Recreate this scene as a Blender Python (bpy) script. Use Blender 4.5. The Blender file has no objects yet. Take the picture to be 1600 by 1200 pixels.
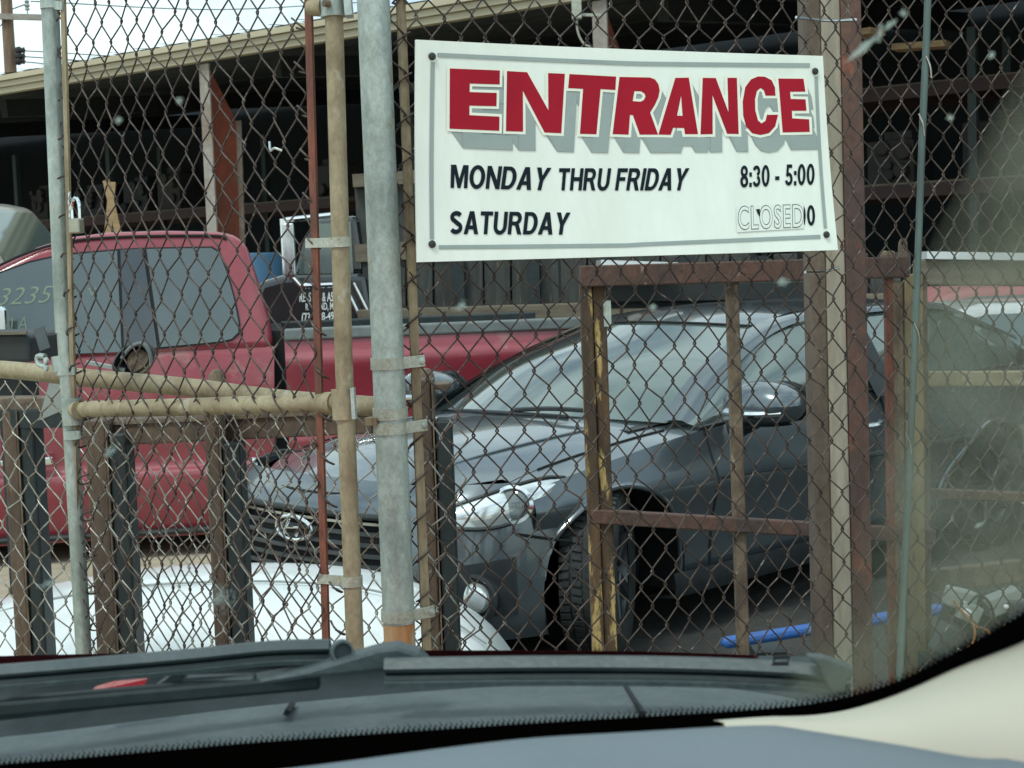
import bpy, bmesh, math, random
import numpy as np
from mathutils import Vector, Matrix
random.seed(7)
RNG = np.random.default_rng(5)
sc = bpy.context.scene
COL = sc.collection
R = math.radians

# ------------------------------------------------------------------ camera, sky, sun, exposure
FPX = 2400.0
PITCH, ROLL = R(4.05), R(2.04)
CAMP = Vector((0, 0, 1.6))
fwd = Vector((0, math.cos(PITCH), -math.sin(PITCH)))
r0v, u0v = Vector((1, 0, 0)), Vector((0, math.sin(PITCH), math.cos(PITCH)))
rgt = r0v * math.cos(ROLL) - u0v * math.sin(ROLL)
upv = u0v * math.cos(ROLL) + r0v * math.sin(ROLL)
cam_data = bpy.data.cameras.new('camera')
cam = bpy.data.objects.new('camera', cam_data)
COL.objects.link(cam)
cam.matrix_world = Matrix(((rgt.x, upv.x, -fwd.x, 0), (rgt.y, upv.y, -fwd.y, 0), (rgt.z, upv.z, -fwd.z, CAMP.z), (0, 0, 0, 1)))
cam_data.sensor_width = 36
cam_data.lens = FPX / 1600 * 36
cam_data.clip_start, cam_data.clip_end = 0.05, 2000
cam_data.dof.use_dof = True
cam_data.dof.focus_distance = 3.0
cam_data.dof.aperture_fstop = 20
sc.camera = cam

SUN_EL, SUN_AZ = R(58), R(212)      # azimuth measured from +Y clockwise: the sun stands behind the camera, to its left
world = bpy.data.worlds.new('World'); sc.world = world
world.use_nodes = True
wn, wl = world.node_tree.nodes, world.node_tree.links
wn.clear()
wo = wn.new('ShaderNodeOutputWorld'); bg = wn.new('ShaderNodeBackground')
sky = wn.new('ShaderNodeTexSky'); sky.sky_type = 'NISHITA'; sky.sun_disc = False
sky.sun_elevation, sky.sun_rotation = SUN_EL, SUN_AZ
sky.air_density, sky.dust_density = 1.0, 1.5
tc = wn.new('ShaderNodeTexCoord'); mp = wn.new('ShaderNodeMapping'); mp.inputs['Scale'].default_value = (1, 1, 2.2)
nz = wn.new('ShaderNodeTexNoise'); nz.inputs['Scale'].default_value = 2.6; nz.inputs['Detail'].default_value = 7; nz.inputs['Roughness'].default_value = .55
cr = wn.new('ShaderNodeValToRGB'); cr.color_ramp.elements[0].position = .36; cr.color_ramp.elements[1].position = .58
cr.color_ramp.elements[0].color = (.14, .14, .14, 1)
mx = wn.new('ShaderNodeMix'); mx.data_type = 'RGBA'
mx.inputs[7].default_value = (8.2, 9.2, 9.5, 1)
wl.new(tc.outputs['Generated'], mp.inputs['Vector']); wl.new(mp.outputs['Vector'], nz.inputs['Vector'])
wl.new(nz.outputs['Fac'], cr.inputs['Fac']); wl.new(cr.outputs['Color'], mx.inputs[0])
wl.new(sky.outputs['Color'], mx.inputs[6]); wl.new(mx.outputs[2], bg.inputs['Color'])
bg.inputs['Strength'].default_value = 0.11
wl.new(bg.outputs['Background'], wo.inputs['Surface'])
sun_data = bpy.data.lights.new('sun', 'SUN'); sun_data.energy = 1.5; sun_data.angle = R(14); sun_data.color = (1, .96, .9)
sun = bpy.data.objects.new('sun', sun_data); COL.objects.link(sun)
sd = Vector((math.sin(SUN_AZ) * math.cos(SUN_EL), math.cos(SUN_AZ) * math.cos(SUN_EL), math.sin(SUN_EL)))
sun.rotation_euler = sd.to_track_quat('Z', 'Y').to_euler()
sc.view_settings.view_transform = 'Standard'; sc.view_settings.look = 'None'
sc.view_settings.gamma = 1.0; sc.view_settings.exposure = 0.42; sc.view_settings.use_curve_mapping = False
sc.render.engine = 'CYCLES'
sc.cycles.max_bounces = 6; sc.cycles.transparent_max_bounces = 12
sc.cycles.caustics_reflective = False; sc.cycles.caustics_refractive = False
sc.cycles.use_denoising = True

# ------------------------------------------------------------------ helpers
def ray(px, py):
    return fwd + rgt * ((px - 800) / FPX) - upv * ((py - 600) / FPX)
def P(px, py, Y):
    d = ray(px, py)
    return CAMP + d * (Y / d.y)
def PL(px, py, A, D):
    """point seen at a pixel on the vertical plane over the plan line A + s*D"""
    d = ray(px, py)
    n = Vector((-D[1], D[0], 0))
    t = n.dot(Vector((A[0], A[1], 0))) / n.dot(d)
    return CAMP + d * t
def PPL(px, py, o, n):
    d = ray(px, py)
    return CAMP + d * ((o - CAMP).dot(n) / d.dot(n))

MATS = {}
def lin(c):
    return tuple(((x / 255) / 12.92 if x / 255 <= .04045 else ((x / 255 + .055) / 1.055) ** 2.4) for x in c)
def mat(name, c1, c2=None, scale=12, rough=.6, metal=0, bump=0, bscale=None, stretch=(1, 1, 1), c3=None, thr=.56, spec=.5, coat=0, lo=.42, hi=.62, rvar=0, grain=0.0):
    m = bpy.data.materials.new(name); m.use_nodes = True
    n, l = m.node_tree.nodes, m.node_tree.links
    b = n['Principled BSDF']
    b.inputs['Roughness'].default_value = rough; b.inputs['Metallic'].default_value = metal
    b.inputs['Specular IOR Level'].default_value = spec
    b.inputs['Coat Weight'].default_value = coat; b.inputs['Coat Roughness'].default_value = .06
    b.inputs['Base Color'].default_value = (*c1, 1)
    if c2 or bump:
        t = n.new('ShaderNodeTexCoord'); q = n.new('ShaderNodeMapping'); q.inputs['Scale'].default_value = stretch
        l.new(t.outputs['Object'], q.inputs['Vector'])
    if c2:
        z = n.new('ShaderNodeTexNoise'); z.inputs['Scale'].default_value = scale; z.inputs['Detail'].default_value = 8; z.inputs['Roughness'].default_value = .62
        l.new(q.outputs['Vector'], z.inputs['Vector'])
        ra = n.new('ShaderNodeValToRGB'); ra.color_ramp.elements[0].position = lo; ra.color_ramp.elements[1].position = hi
        ra.color_ramp.elements[0].color = (*c1, 1); ra.color_ramp.elements[1].color = (*c2, 1)
        l.new(z.outputs['Fac'], ra.inputs['Fac'])
        out = ra.outputs['Color']
        if c3:
            z2 = n.new('ShaderNodeTexNoise'); z2.inputs['Scale'].default_value = scale * 1.7; z2.inputs['Detail'].default_value = 9; z2.inputs['Roughness'].default_value = .68
            off = n.new('ShaderNodeVectorMath'); off.operation = 'ADD'; off.inputs[1].default_value = (7.3, 3.1, 9.7)
            l.new(q.outputs['Vector'], off.inputs[0]); l.new(off.outputs['Vector'], z2.inputs['Vector'])
            rb = n.new('ShaderNodeValToRGB'); rb.color_ramp.elements[0].position = thr; rb.color_ramp.elements[1].position = thr + .06
            l.new(z2.outputs['Fac'], rb.inputs['Fac'])
            m3 = n.new('ShaderNodeMix'); m3.data_type = 'RGBA'; m3.inputs[7].default_value = (*c3, 1)
            l.new(rb.outputs['Color'], m3.inputs[0]); l.new(out, m3.inputs[6]); out = m3.outputs[2]
        if grain:
            zg = n.new('ShaderNodeTexNoise'); zg.inputs['Scale'].default_value = scale * 7; zg.inputs['Detail'].default_value = 10; zg.inputs['Roughness'].default_value = .75
            l.new(q.outputs['Vector'], zg.inputs['Vector'])
            mg = n.new('ShaderNodeMapRange'); mg.inputs[1].default_value = .3; mg.inputs[2].default_value = .7; mg.inputs[3].default_value = 1 - grain; mg.inputs[4].default_value = 1 + grain
            l.new(zg.outputs['Fac'], mg.inputs[0])
            vm = n.new('ShaderNodeVectorMath'); vm.operation = 'SCALE'; l.new(out, vm.inputs[0]); l.new(mg.outputs[0], vm.inputs['Scale']); out = vm.outputs['Vector']
        l.new(out, b.inputs['Base Color'])
        if rvar:
            rr = n.new('ShaderNodeMapRange'); rr.inputs[3].default_value = max(0, rough - rvar); rr.inputs[4].default_value = min(1, rough + rvar)
            l.new(z.outputs['Fac'], rr.inputs[0]); l.new(rr.outputs[0], b.inputs['Roughness'])
    if bump:
        zb = n.new('ShaderNodeTexNoise'); zb.inputs['Scale'].default_value = bscale or scale * 4; zb.inputs['Detail'].default_value = 6
        l.new(q.outputs['Vector'], zb.inputs['Vector'])
        bp = n.new('ShaderNodeBump'); bp.inputs['Strength'].default_value = bump; bp.inputs['Distance'].default_value = .01
        l.new(zb.outputs['Fac'], bp.inputs['Height']); l.new(bp.outputs['Normal'], b.inputs['Normal'])
    MATS[name] = m
    return m

mat('galv', (.40, .45, .42), (.24, .28, .255), 11, .42, .55, .08, 60, (1, 1, .55), c3=(.42, .40, .34), thr=.60, rvar=.12, grain=.28)
mat('rod_grey', (.10, .145, .135), (.07, .10, .095), 14, .5, .3, .1, 70, (1, 1, .3))
mat('galv_old', (.43, .49, .46), (.31, .36, .335), 16, .55, .35, .15, 70, (1, 1, .6), c3=(.36, .34, .24), thr=.6, rvar=.1, grain=.28)
mat('tan_pipe', (.31, .265, .17), (.21, .165, .10), 14, .62, .15, .2, 60, (1, 1, .6), c3=(.36, .34, .26), thr=.6, grain=.28)
mat('red_bar', (.185, .06, .035), (.10, .042, .028), 30, .75, 0, .3, 120, (1, 1, .3), c3=(.30, .20, .11), thr=.66, grain=.28)
mat('tan_bar', (.30, .25, .16), (.17, .12, .07), 22, .65, .2, .3, 120, (1, 1, .25), c3=(.16, .08, .04), thr=.62, grain=.28)
mat('band', (.42, .44, .38), (.34, .34, .27), 25, .55, .3, .2, 90, c3=(.28, .22, .13), thr=.62, grain=.28)
mat('rust_foot', (.38, .17, .06), (.46, .30, .16), 16, .8, 0, .3, 90, (1, 1, .15), c3=(.34, .34, .28), thr=.55, grain=.28)
mat('wire_rust_glints', (.040, .030, .027), (.095, .068, .055), 22, .55, .4, .2, 400, c3=(.21, .19, .17), thr=.59, grain=.4)  # rust-brown wire; the lighter grey flecks are glints put into the colour
mat('wire_galv', (.42, .41, .37), (.16, .11, .075), 24, .32, .75, .1, 400)
mat('white_sign', (.81, .87, .81), (.75, .805, .735), 7, .35, 0, 0, None, (1, 1, .25), spec=.4, c3=(.70, .74, .65), thr=.66, grain=.03)
mat('sign_red', (.37, .010, .027), (.33, .009, .024), 6, .6, spec=.15)
mat('sign_grey', (.31, .37, .36), (.28, .34, .33), 8, .5)
mat('sign_cream', (.82, .85, .74), None, 5, .5)
mat('sign_black', (.010, .018, .026), None, 5, .85, spec=.12)
mat('sticker', (.74, .80, .75), None, 5, .3)
mat('bolt_black', (.02, .022, .022), None, 5, .5)
mat('rust_frame', (.105, .055, .042), (.06, .04, .034), 14, .8, 0, .35, 90, (1, 1, .6), c3=(.30, .20, .16), thr=.63, grain=.28)
mat('rust_yellow', (.055, .036, .024), (.12, .068, .032), 16, .8, 0, .4, 80, (1, 1, .22), c3=(.46, .33, .13), thr=.545, grain=.28)
mat('rust_yellow2', (.17, .13, .075), (.25, .19, .10), 12, .8, 0, .4, 80, (1, 1, .22), c3=(.12, .08, .045), thr=.6, grain=.28)
mat('rust_tan', (.165, .125, .085), (.085, .058, .042), 22, .8, 0, .35, 80, (1, 1, .55), c3=(.29, .23, .155), thr=.6, grain=.28)
mat('beam_rust', (.115, .062, .048), (.08, .05, .044), 7, .8, 0, .3, 80, (1, 1, .5), c3=(.22, .075, .045), thr=.58, grain=.28)
mat('beam_grey', (.34, .31, .25), (.27, .23, .17), 6, .7, 0, .15, 80, (1, 1, .15), c3=(.30, .21, .11), thr=.64, grain=.28)
mat('beam_dark', (.10, .074, .055), (.145, .11, .085), 12, .8, 0, .2, 80, (1, 1, .5), grain=.28)
mat('rack_brown', (.085, .058, .043), (.12, .08, .055), 12, .8, 0, .3, 80, (1, 1, .3), c3=(.18, .11, .06), thr=.62, grain=.28)
mat('rubber', (.010, .018, .020), (.016, .025, .027), 9, .55, 0, .1, 60, grain=.28)
mat('truck_red', (.26, .026, .044), (.27, .05, .065), 1.6, .40, .0, 0, coat=.6, c3=(.29, .10, .10), thr=.60, grain=.10)
mat('pink_paint', (.42, .16, .17), (.36, .12, .13), 3, .5, 0, 0)
mat('white_paint', (.66, .69, .70), (.60, .64, .65), 2, .25, 0, 0, coat=.6)
mat('white_dirty', (.70, .73, .74), (.62, .66, .66), 4, .35, 0, 0, c3=(.46, .47, .44), thr=.66, coat=.4, grain=.06)
mat('champagne', (.27, .25, .20), None, 2, .35, .3, 0, coat=.5)
mat('silver_paint', (.115, .14, .157), (.10, .125, .14), 2, .26, .58, 0, coat=1)
mat('black_paint', (.012, .016, .018), (.02, .024, .026), 3, .22, 0, 0, coat=.8)
mat('black_plastic', (.012, .016, .018), (.022, .026, .028), 14, .5, 0, .1)
mat('seam', (.004, .005, .006), None, 1, .8)
mat('tyre', (.018, .021, .021), (.034, .038, .037), 18, .85, 0, .2, 90, grain=.28)
mat('tread_dark', (.006, .007, .008), None, 1, .9)
mat('chrome', (.72, .75, .76), None, 1, .08, 1.0)
mat('dull_chrome', (.6, .63, .63), (.45, .48, .48), 10, .22, 1.0)
mat('lamp_white', (.80, .84, .84), (.62, .66, .67), 9, .12, .65, 0, coat=1)
mat('lens', (.13, .155, .16), None, 1, .05, .2, 0, coat=1)
mat('rim', (.10, .11, .115), (.07, .08, .085), 6, .4, .7)
mat('glass_car', (.17, .225, .215), (.15, .20, .195), 1.5, .06, .35, 0, spec=1.0, coat=1)
mat('glass_truck', (.075, .10, .098), (.06, .082, .08), 1.2, .08, .18, 0, spec=.9, coat=1)
mat('glass_dark', (.02, .028, .03), None, 1, .06, 0, 0, spec=.8, coat=1)
mat('grey_plastic', (.058, .078, .083), (.078, .099, .104), 22, .62, 0, .12, 300, c3=(.095, .115, .12), thr=.64, grain=.28)
mat('wiper_grey', (.042, .057, .061), (.058, .075, .079), 18, .45, 0, .1, 200)
mat('dash', (.115, .15, .172), (.10, .135, .157), 6, .55, 0, .1, 500)
mat('cream_trim', (.43, .42, .345), (.41, .40, .325), 5, .75, 0, .08, 900)
mat('frit', (.002, .002, .002), None, 1, 1.0, spec=.0)
mat('hood_red', (.50, .02, .035), None, 1, .25, .1, 0, coat=1)
mat('dust', (.36, .34, .27), (.44, .42, .35), 30, .9)
mat('splat', (.70, .75, .74), (.55, .6, .6), 60, .9)
mat('concrete', (.42, .37, .275), (.34, .30, .225), .8, .9, 0, .3, 30, c3=(.24, .22, .185), thr=.6, grain=.28)
mat('dark_ground', (.026, .027, .026), (.045, .044, .04), 2.2, .9, 0, .4, 60, c3=(.018, .018, .018), thr=.6, grain=.35)  # for the dark sheet added in front of the hatchback
mat('fascia', (.46, .41, .29), (.42, .37, .26), 1.2, .6, 0, 0, c3=(.35, .29, .19), thr=.66)
mat('fascia_edge', (.30, .27, .2), None, 1, .6)
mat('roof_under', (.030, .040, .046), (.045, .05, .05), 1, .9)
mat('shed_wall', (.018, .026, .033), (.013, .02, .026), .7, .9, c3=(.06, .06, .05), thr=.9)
mat('column_red', (.29, .07, .04), (.20, .065, .042), 1.5, .7, 0, 0, c3=(.20, .11, .075), thr=.58, grain=.28)
mat('column_pale', (.30, .27, .24), (.22, .17, .13), 2, .7, grain=.28)
mat('rack_red', (.038, .011, .010), (.02, .01, .009), 4, .7)
mat('rack_green', (.02, .04, .038), (.03, .042, .04), 4, .7)
mat('wood', (.30, .20, .10), (.21, .135, .07), 3, .8, 0, .2, 40, (1, 1, 6), grain=.28)
mat('wood_grey', (.055, .058, .052), (.032, .036, .034), 4, .85, 0, .3, 40, (6, 6, .8), c3=(.12, .11, .085), thr=.6, grain=.28)
mat('wood_plank', (.155, .13, .095), (.11, .09, .065), 4, .85, 0, .3, 40, (.6, 6, 6), grain=.28)
mat('pole_wood', (.22, .145, .095), (.15, .10, .07), 3, .85, 0, .2, 20, (6, 6, .6), grain=.28)
mat('junk', (.018, .022, .024), (.03, .032, .03), 5, .7, .2)
mat('junk_b', (.03, .026, .022), (.02, .02, .02), 5, .8, .1)
mat('blue_paint', (.025, .12, .40), (.03, .10, .32), 9, .55, 0, 0, c3=(.16, .20, .26), thr=.64, grain=.2)
mat('drum_blue', (.06, .16, .28), (.05, .13, .22), 4, .5)
mat('brass', (.42, .40, .33), (.36, .34, .27), 30, .35, .8)
mat('letter_white', (.82, .86, .86), None, 1, .5)
mat('chalk', (.20, .25, .19), None, 1, .9)
mat('grey_sheet', (.30, .33, .32), (.25, .28, .27), 9, .6)
mat('rail_grey', (.16, .18, .18), (.12, .14, .14), 9, .6)
mat('wire_black', (.02, .02, .02), None, 1, .7)
mat('copper_wire', (.45, .20, .07), None, 1, .5, .2)
mat('tarp_dark', (.012, .02, .022), (.03, .028, .026), 6, .6)
cg = bpy.data.materials.new('clear_glass'); cg.use_nodes = True
_n = cg.node_tree.nodes; _n.clear(); _t = _n.new('ShaderNodeBsdfTransparent'); _t.inputs['Color'].default_value = (.91, .995, .975, 1); _o = _n.new('ShaderNodeOutputMaterial')
cg.node_tree.links.new(_t.outputs[0], _o.inputs['Surface']); MATS['clear_glass'] = cg

mat('seat_cloth', (.05, .055, .055), (.065, .07, .07), 20, .9)
_gm = MATS['glass_car']; _gn, _gl = _gm.node_tree.nodes, _gm.node_tree.links
_mx = _gn.new('ShaderNodeMixShader'); _mx.inputs[0].default_value = .26
_tr = _gn.new('ShaderNodeBsdfTransparent'); _tr.inputs[0].default_value = (.72, .86, .82, 1)
_gl.new(_gn['Principled BSDF'].outputs[0], _mx.inputs[1]); _gl.new(_tr.outputs[0], _mx.inputs[2]); _gl.new(_mx.outputs[0], _gn['Material Output'].inputs['Surface'])
class MB:
    def __init__(s): s.v, s.f = [], []
    def add(s, vs, fs):
        b = len(s.v); s.v += [tuple(v) for v in vs]; s.f += [tuple(b + i for i in f) for f in fs]; return s
    def box(s, c, h, ax=None):
        """box: centre, half sizes, optional 3 axes"""
        c = Vector(c); X, Y, Z = ax or (Vector((1, 0, 0)), Vector((0, 1, 0)), Vector((0, 0, 1)))
        vs = [c + X * (i * h[0]) + Y * (j * h[1]) + Z * (k * h[2]) for i in (-1, 1) for j in (-1, 1) for k in (-1, 1)]
        return s.add(vs, [(0, 1, 3, 2), (4, 6, 7, 5), (0, 4, 5, 1), (2, 3, 7, 6), (0, 2, 6, 4), (1, 5, 7, 3)])
    def bar(s, a, b, w, d, ref=(0, 1, 0)):
        """rectangular bar from a to b, w across (perpendicular to ref), d along ref"""
        a, b = Vector(a), Vector(b); t = (b - a); L = t.length; t.normalize()
        r = Vector(ref); r = (r - t * r.dot(t)).normalized(); x = t.cross(r)
        return s.box((a + b) / 2, (w / 2, d / 2, L / 2), (x, r, t))
    def tube(s, pts, r, n=10, cap=True, closed=False):
        pts = [Vector(p) for p in pts]; m = len(pts); rs = r if isinstance(r, (list, tuple)) else [r] * m
        t0 = (pts[1] - pts[0]).normalized(); ref = Vector((0, 0, 1)) if abs(t0.z) < .9 else Vector((1, 0, 0))
        nrm = (ref - t0 * ref.dot(t0)).normalized(); vs = []
        for i, p in enumerate(pts):
            if closed: t = pts[(i + 1) % m] - pts[i - 1]
            else: t = pts[min(i + 1, m - 1)] - pts[max(i - 1, 0)]
            t.normalize(); nrm = (nrm - t * nrm.dot(t)).normalized(); bi = t.cross(nrm)
            for k in range(n):
                a = 2 * math.pi * k / n; vs.append(p + (nrm * math.cos(a) + bi * math.sin(a)) * rs[i])
        fs = []
        for i in range(m if closed else m - 1):
            j = (i + 1) % m
            for k in range(n): fs.append((i * n + k, i * n + (k + 1) % n, j * n + (k + 1) % n, j * n + k))
        if cap and not closed: fs += [tuple(range(n - 1, -1, -1)), tuple(range((m - 1) * n, m * n))]
        return s.add(vs, fs)
    def cyl(s, a, b, r, n=20): return s.tube([a, b], r, n)
    def prism(s, pts, off):
        """closed outline (3-D points) swept by vector off"""
        n = len(pts); off = Vector(off); vs = [Vector(p) for p in pts] + [Vector(p) + off for p in pts]
        fs = [tuple(range(n)), tuple(range(2 * n - 1, n - 1, -1))] + [(i, i + n, (i + 1) % n + n, (i + 1) % n) for i in range(n)]
        return s.add(vs, fs)
    def grid(s, g):
        nu, nv = len(g), len(g[0]); vs = [p for row in g for p in row]
        return s.add(vs, [(i * nv + j, (i + 1) * nv + j, (i + 1) * nv + j + 1, i * nv + j + 1) for i in range(nu - 1) for j in range(nv - 1)])
    def lathe(s, prof, o, ax, n=32):
        """profile (radius, along) about axis ax through o"""
        o, ax = Vector(o), Vector(ax).normalized(); ref = Vector((0, 0, 1)) if abs(ax.z) < .9 else Vector((1, 0, 0))
        e1 = (ref - ax * ref.dot(ax)).normalized(); e2 = ax.cross(e1); m = len(prof); vs = []
        for k in range(n):
            a = 2 * math.pi * k / n; d = e1 * math.cos(a) + e2 * math.sin(a)
            vs += [o + d * r + ax * h for r, h in prof]
        return s.add(vs, [(k * m + i, k * m + i + 1, ((k + 1) % n) * m + i + 1, ((k + 1) % n) * m + i) for k in range(n) for i in range(m - 1)])
    def build(s, name, material, parent=None, smooth=False, bevel=0, local=False, kind=None, label=None, seg=2, solid=0, sharp=40):
        me = bpy.data.meshes.new(name); me.from_pydata(s.v, [], s.f); me.update()
        bm = bmesh.new(); bm.from_mesh(me); bmesh.ops.recalc_face_normals(bm, faces=bm.faces); bm.to_mesh(me); bm.free()
        me.materials.append(MATS[material])
        if smooth:
            me.polygons.foreach_set('use_smooth', [True] * len(me.polygons))
            try: me.set_sharp_from_angle(angle=R(sharp))
            except Exception: pass
        o = bpy.data.objects.new(name, me); COL.objects.link(o)
        if parent:
            o.parent = parent
            if not local: o.matrix_parent_inverse = parent['_m'] if False else Matrix.Translation(-Vector(parent.location))
        if solid:
            md = o.modifiers.new('solid', 'SOLIDIFY'); md.thickness = solid; md.offset = -1
        if bevel:
            md = o.modifiers.new('bevel', 'BEVEL'); md.width = bevel; md.segments = seg; md.limit_method = 'ANGLE'; md.angle_limit = R(35)
            md.harden_normals = False
        if kind: o['kind'] = kind
        if label: o['label'] = label
        return o

def thing(name, label, cat, loc=(0, 0, 0), rz=0, group=None):
    o = bpy.data.objects.new(name, None); COL.objects.link(o); o.empty_display_size = .1
    o.location = loc; o.rotation_euler = (0, 0, rz); o['label'] = label; o['category'] = cat
    if group: o['group'] = group
    return o
def tag(o, label, cat, group=None):
    o['label'] = label; o['category'] = cat
    if group: o['group'] = group
    return o
def struct(o): o['kind'] = 'structure'; return o

def cr_eval(pts, t):
    """Catmull-Rom through pts, t in 0..len-1"""
    n = len(pts); i = min(int(t), n - 2); f = t - i
    p1, p2 = pts[i], pts[i + 1]
    p0 = pts[i - 1] if i > 0 else p1 * 2 - p2
    p3 = pts[i + 2] if i + 2 < n else p2 * 2 - p1
    return .5 * ((2 * p1) + (p2 - p0) * f + (2 * p0 - 5 * p1 + 4 * p2 - p3) * f * f + (3 * p1 - p0 - 3 * p2 + p3) * f ** 3)
def crv(pts, n):
    a = [Vector(p) for p in pts]
    return [cr_eval(a, (len(a) - 1) * i / (n - 1)) for i in range(n)]
def interp(keys, x):
    """smooth 1-D interpolation through (x, value) keys in ascending x"""
    xs = [k[0] for k in keys]
    if x <= xs[0]: return keys[0][1]
    if x >= xs[-1]: return keys[-1][1]
    for i in range(len(xs) - 1):
        if xs[i] <= x <= xs[i + 1]:
            f = (x - xs[i]) / (xs[i + 1] - xs[i])
            p1, p2 = keys[i][1], keys[i + 1][1]
            m1 = (keys[i + 1][1] - keys[i - 1][1]) / (xs[i + 1] - xs[i - 1]) if i > 0 else (p2 - p1) / (xs[i + 1] - xs[i])
            m2 = (keys[i + 2][1] - keys[i][1]) / (xs[i + 2] - xs[i]) if i + 2 < len(xs) else (p2 - p1) / (xs[i + 1] - xs[i])
            h = xs[i + 1] - xs[i]
            return (2 * f ** 3 - 3 * f * f + 1) * p1 + (f ** 3 - 2 * f * f + f) * h * m1 + (-2 * f ** 3 + 3 * f * f) * p2 + (f ** 3 - f * f) * h * m2
def loft(rows, nu, nv):
    """rows of key points -> smooth grid nu along the rows, nv across them"""
    cs = [crv(r, nu) for r in rows]
    out = []
    for i in range(nu):
        col = [c[i] for c in cs]
        out.append([cr_eval(col, (len(col) - 1) * j / (nv - 1)) for j in range(nv)] if len(col) > 2 else [col[0].lerp(col[1], j / (nv - 1)) for j in range(nv)])
    return out

def text_mesh(s, offset=0.0, space=1.0, res=4):
    cu = bpy.data.curves.new('text', 'FONT'); cu.body = s; cu.offset = offset; cu.space_character = space; cu.resolution_u = res
    o = bpy.data.objects.new('text', cu); COL.objects.link(o)
    dg = bpy.context.evaluated_depsgraph_get(); me = bpy.data.meshes.new_from_object(o.evaluated_get(dg))
    v = [(a.co.x, a.co.y) for a in me.vertices]; f = [tuple(p.vertices) for p in me.polygons]
    bpy.data.objects.remove(o); bpy.data.curves.remove(cu); bpy.data.meshes.remove(me)
    return v, f
def poly_fill(polys, offset=0.0):
    """2-D outlines (holes included) -> filled mesh; offset grows the shape"""
    cu = bpy.data.curves.new('outline', 'CURVE'); cu.dimensions = '2D'; cu.fill_mode = 'BOTH'; cu.offset = offset
    for p in polys:
        sp = cu.splines.new('POLY'); sp.points.add(len(p) - 1); sp.use_cyclic_u = True
        for q, (x, y) in zip(sp.points, p): q.co = (x, y, 0, 1)
    o = bpy.data.objects.new('outline', cu); COL.objects.link(o)
    dg = bpy.context.evaluated_depsgraph_get(); me = bpy.data.meshes.new_from_object(o.evaluated_get(dg))
    v = [(a.co.x, a.co.y) for a in me.vertices]; f = [tuple(p.vertices) for p in me.polygons]
    bpy.data.objects.remove(o); bpy.data.curves.remove(cu); bpy.data.meshes.remove(me)
    return v, f
def norm2(v, box=None):
    xs = [a[0] for a in v]; ys = [a[1] for a in v]
    x0, x1, y0, y1 = box or (min(xs), max(xs), min(ys), max(ys))
    return [((a - x0) / (x1 - x0), (b - y0) / (y1 - y0)) for a, b in v], (x0, x1, y0, y1)
def quadmap(q, u, v):
    """q = TL, TR, BR, BL in pixels; v = 0 bottom"""
    tl, tr, br, bl = [Vector((*a, 0)) for a in q]
    return (bl.lerp(br, u)).lerp(tl.lerp(tr, u), v)

# ------------------------------------------------------------------ the setting: ground, shed
m = MB().grid([[(x, y, 0) for y in (-60, -20, 0, 10, 30, 80, 400)] for x in (-300, -60, -15, 0, 15, 60, 300)])
struct(m.build('ground', 'concrete'))

pt = [(-.45, 3.3), (.5, 2.95), (1.6, 3.2), (4, 3.4), (7, 4.2), (7.4, 7), (6.8, 9.2), (4, 9.6), (2.2, 10.2), (.9, 8.6), (-.2, 6.9), (-.9, 6.2), (-.75, 5.1), (-.3, 4.4)]  # dark sheet added over the ground so the hatchback's lower sides reflect dark
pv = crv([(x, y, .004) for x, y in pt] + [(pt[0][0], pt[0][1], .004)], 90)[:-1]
struct(MB().add(pv, [tuple(range(len(pv)))]).build('added_dark_ground', 'dark_ground'))
SA, SD, SN = Vector((-7.5, 22.6, 0)), Vector((.8046, -.594, 0)), Vector((.594, .8046, 0))
ZE = 4.47
shed = thing('open_shed', 'long open-fronted storage shed with tan metal eave and dark interior behind the trucks', 'shed', SA)
def S(s, n, z): return SA + SD * s + SN * n + Vector((0, 0, z))
UP = Vector((0, 0, 1))
for k, (z0, z1, n0) in enumerate(((0, .075, 0), (.083, .155, -.05), (.163, .235, -.10))):
    MB().box(S(12, n0 + .06, ZE + (z0 + z1) / 2), (32, .06, (z1 - z0) / 2), (SD, SN, UP)).build('fascia_strip', 'fascia', shed)
MB().box(S(12, .05, ZE + .117), (32, .045, .105), (SD, SN, UP)).build('fascia_backing', 'fascia_edge', shed)
m = MB()
for i in range(0, 128):     # roof sheet with ribs, seen from below and along the eave
    s0 = -20 + i * .5
    for a, b, h in ((0, .36, 0), (.36, .42, .035), (.42, .5, 0)):
        m.add([S(s0 + a, -.1, ZE + .25 + h), S(s0 + b, -.1, ZE + .25 + h), S(s0 + b, 11, ZE + 1.25 + h), S(s0 + a, 11, ZE + 1.25 + h)], [(0, 1, 2, 3)])
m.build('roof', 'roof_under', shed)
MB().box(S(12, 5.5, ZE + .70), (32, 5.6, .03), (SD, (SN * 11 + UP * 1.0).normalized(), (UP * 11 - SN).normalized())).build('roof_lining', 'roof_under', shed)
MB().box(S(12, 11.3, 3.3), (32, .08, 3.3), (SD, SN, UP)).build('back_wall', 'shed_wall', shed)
for s_ in (-19.9, 43.9): MB().box(S(s_, 5.5, 2.6), (.06, 5.6, 2.9), (SD, SN, UP)).build('end_wall', 'shed_wall', shed)
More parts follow.
